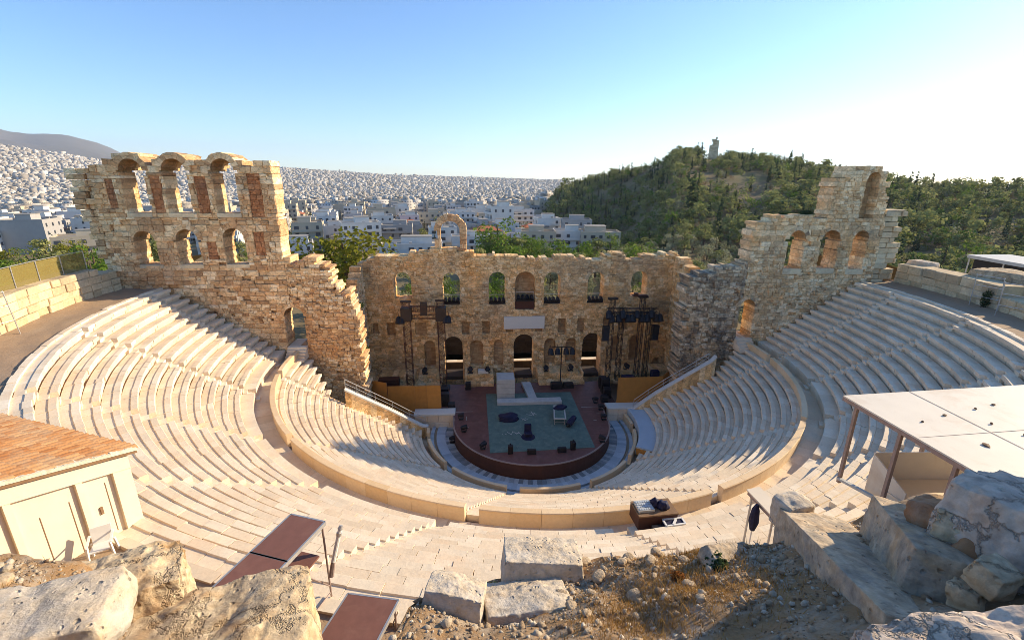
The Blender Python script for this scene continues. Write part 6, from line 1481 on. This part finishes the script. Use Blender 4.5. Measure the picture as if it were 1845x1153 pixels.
mb = MB(); mb.hexa([(58.6,8,12),(63.4,8,12),(63.4,-3.4,12),(58.6,-3.4,12),(58.6,8,18.4),(63.4,8,18.4),(63.4,-3.4,18.2),(58.6,-3.4,18.2)]); part('wall', mb, M['black'], t)
for y in (8.3,4.2,0,-3.7):
    mb = MB(); mb.tube([(58.2,y,12),(58.2,y,18.4)],.08,6); part('post', mb, M['steel'], t)
boulder((45.5,-6.5,19.0), (1.6,2.4,.7), (0,0,.2), 71, 'rock', 'long pale rock lying on the right retaining wall', n=18, rough=.12)
boulder((44.6,-11.5,18.9), (1.3,1.6,.8), (0,0,.5), 73, 'rock', 'sunlit rock on the right retaining wall behind the second railing frame', n=16, rough=.14)
boulder((44.4,1.2,18.9), (.9,1.2,.5), (0,0,.1), 75, 'block', 'small block on the right retaining wall near the arcaded wall', n=14, rough=.1)
# haze: the air over the city
def haze():
    mb = MB(); mb.box(-9000,9000,-400,12500,-1500,760); m = bpy.data.materials.new('haze_air'); m.use_nodes = True; nt = m.node_tree; nt.nodes.clear()
    out = nt.nodes.new('ShaderNodeOutputMaterial'); v = nt.nodes.new('ShaderNodeVolumePrincipled'); v.inputs['Color'].default_value = (.8,.88,1,1); v.inputs['Density'].default_value = HAZE; v.inputs['Anisotropy'].default_value = .2
    nt.links.new(v.outputs[0], out.inputs[1]); solo('haze', mb, m, kind='stuff', label='thin blue air over the far city', origin=(0,0,0))
HAZE = .00007
haze()
# ---------------------------------------------------------------- camera and light
cd = bpy.data.cameras.new('camera'); cam = bpy.data.objects.new('camera', cd); COL.objects.link(cam)
yaw, pitch, roll = 0.078562, 0.296871, 0.007938
fw = Vector((SIN(yaw)*COS(pitch), COS(yaw)*COS(pitch), -SIN(pitch))); rt = Vector((COS(yaw), -SIN(yaw), 0)); up = rt.cross(fw)
r2 = rt*COS(roll)+up*SIN(roll); u2 = up*COS(roll)-rt*SIN(roll)
from mathutils import Matrix
cam.matrix_world = Matrix(((r2.x,u2.x,-fw.x,CAMP[0]),(r2.y,u2.y,-fw.y,CAMP[1]),(r2.z,u2.z,-fw.z,CAMP[2]),(0,0,0,1)))
cd.sensor_width = 36; cd.lens = 830.434/1845*36; cd.clip_start = .2; cd.clip_end = 90000
S.camera = cam
AZ, EL = R(72), R(22)
w = bpy.data.worlds.new('World'); S.world = w; w.use_nodes = True
bg = w.node_tree.nodes['Background']; sk = w.node_tree.nodes.new('ShaderNodeTexSky')
sk.sky_type = 'NISHITA'; sk.sun_disc = False; sk.sun_elevation = EL; sk.sun_rotation = AZ
sk.altitude = 100; sk.air_density = .8; sk.dust_density = .26; sk.ozone_density = 3.4
hs = w.node_tree.nodes.new('ShaderNodeHueSaturation'); hs.inputs['Saturation'].default_value = 1.12; w.node_tree.links.new(sk.outputs[0], hs.inputs['Color']); w.node_tree.links.new(hs.outputs[0], bg.inputs[0]); bg.inputs[1].default_value = .082
sd = bpy.data.lights.new('sun', 'SUN'); sd.energy = 2.8; sd.angle = R(.5); sd.color = (1, .82, .56)
so = bpy.data.objects.new('sun', sd); COL.objects.link(so)
sv = Vector((SIN(AZ)*COS(EL), COS(AZ)*COS(EL), SIN(EL)))
so.rotation_euler = sv.to_track_quat('Z', 'Y').to_euler(); so.location = (60, 20, 60)
S.view_settings.view_transform = 'Standard'; S.view_settings.look = 'None'; S.view_settings.exposure = 1.7; S.view_settings.gamma = 1
S.cycles.max_bounces = 6; S.cycles.diffuse_bounces = 4; S.cycles.glossy_bounces = 2; S.cycles.transmission_bounces = 4
S.cycles.caustics_reflective = False; S.cycles.caustics_refractive = False
S.cycles.use_denoising = True

S.cycles.filter_width = .85
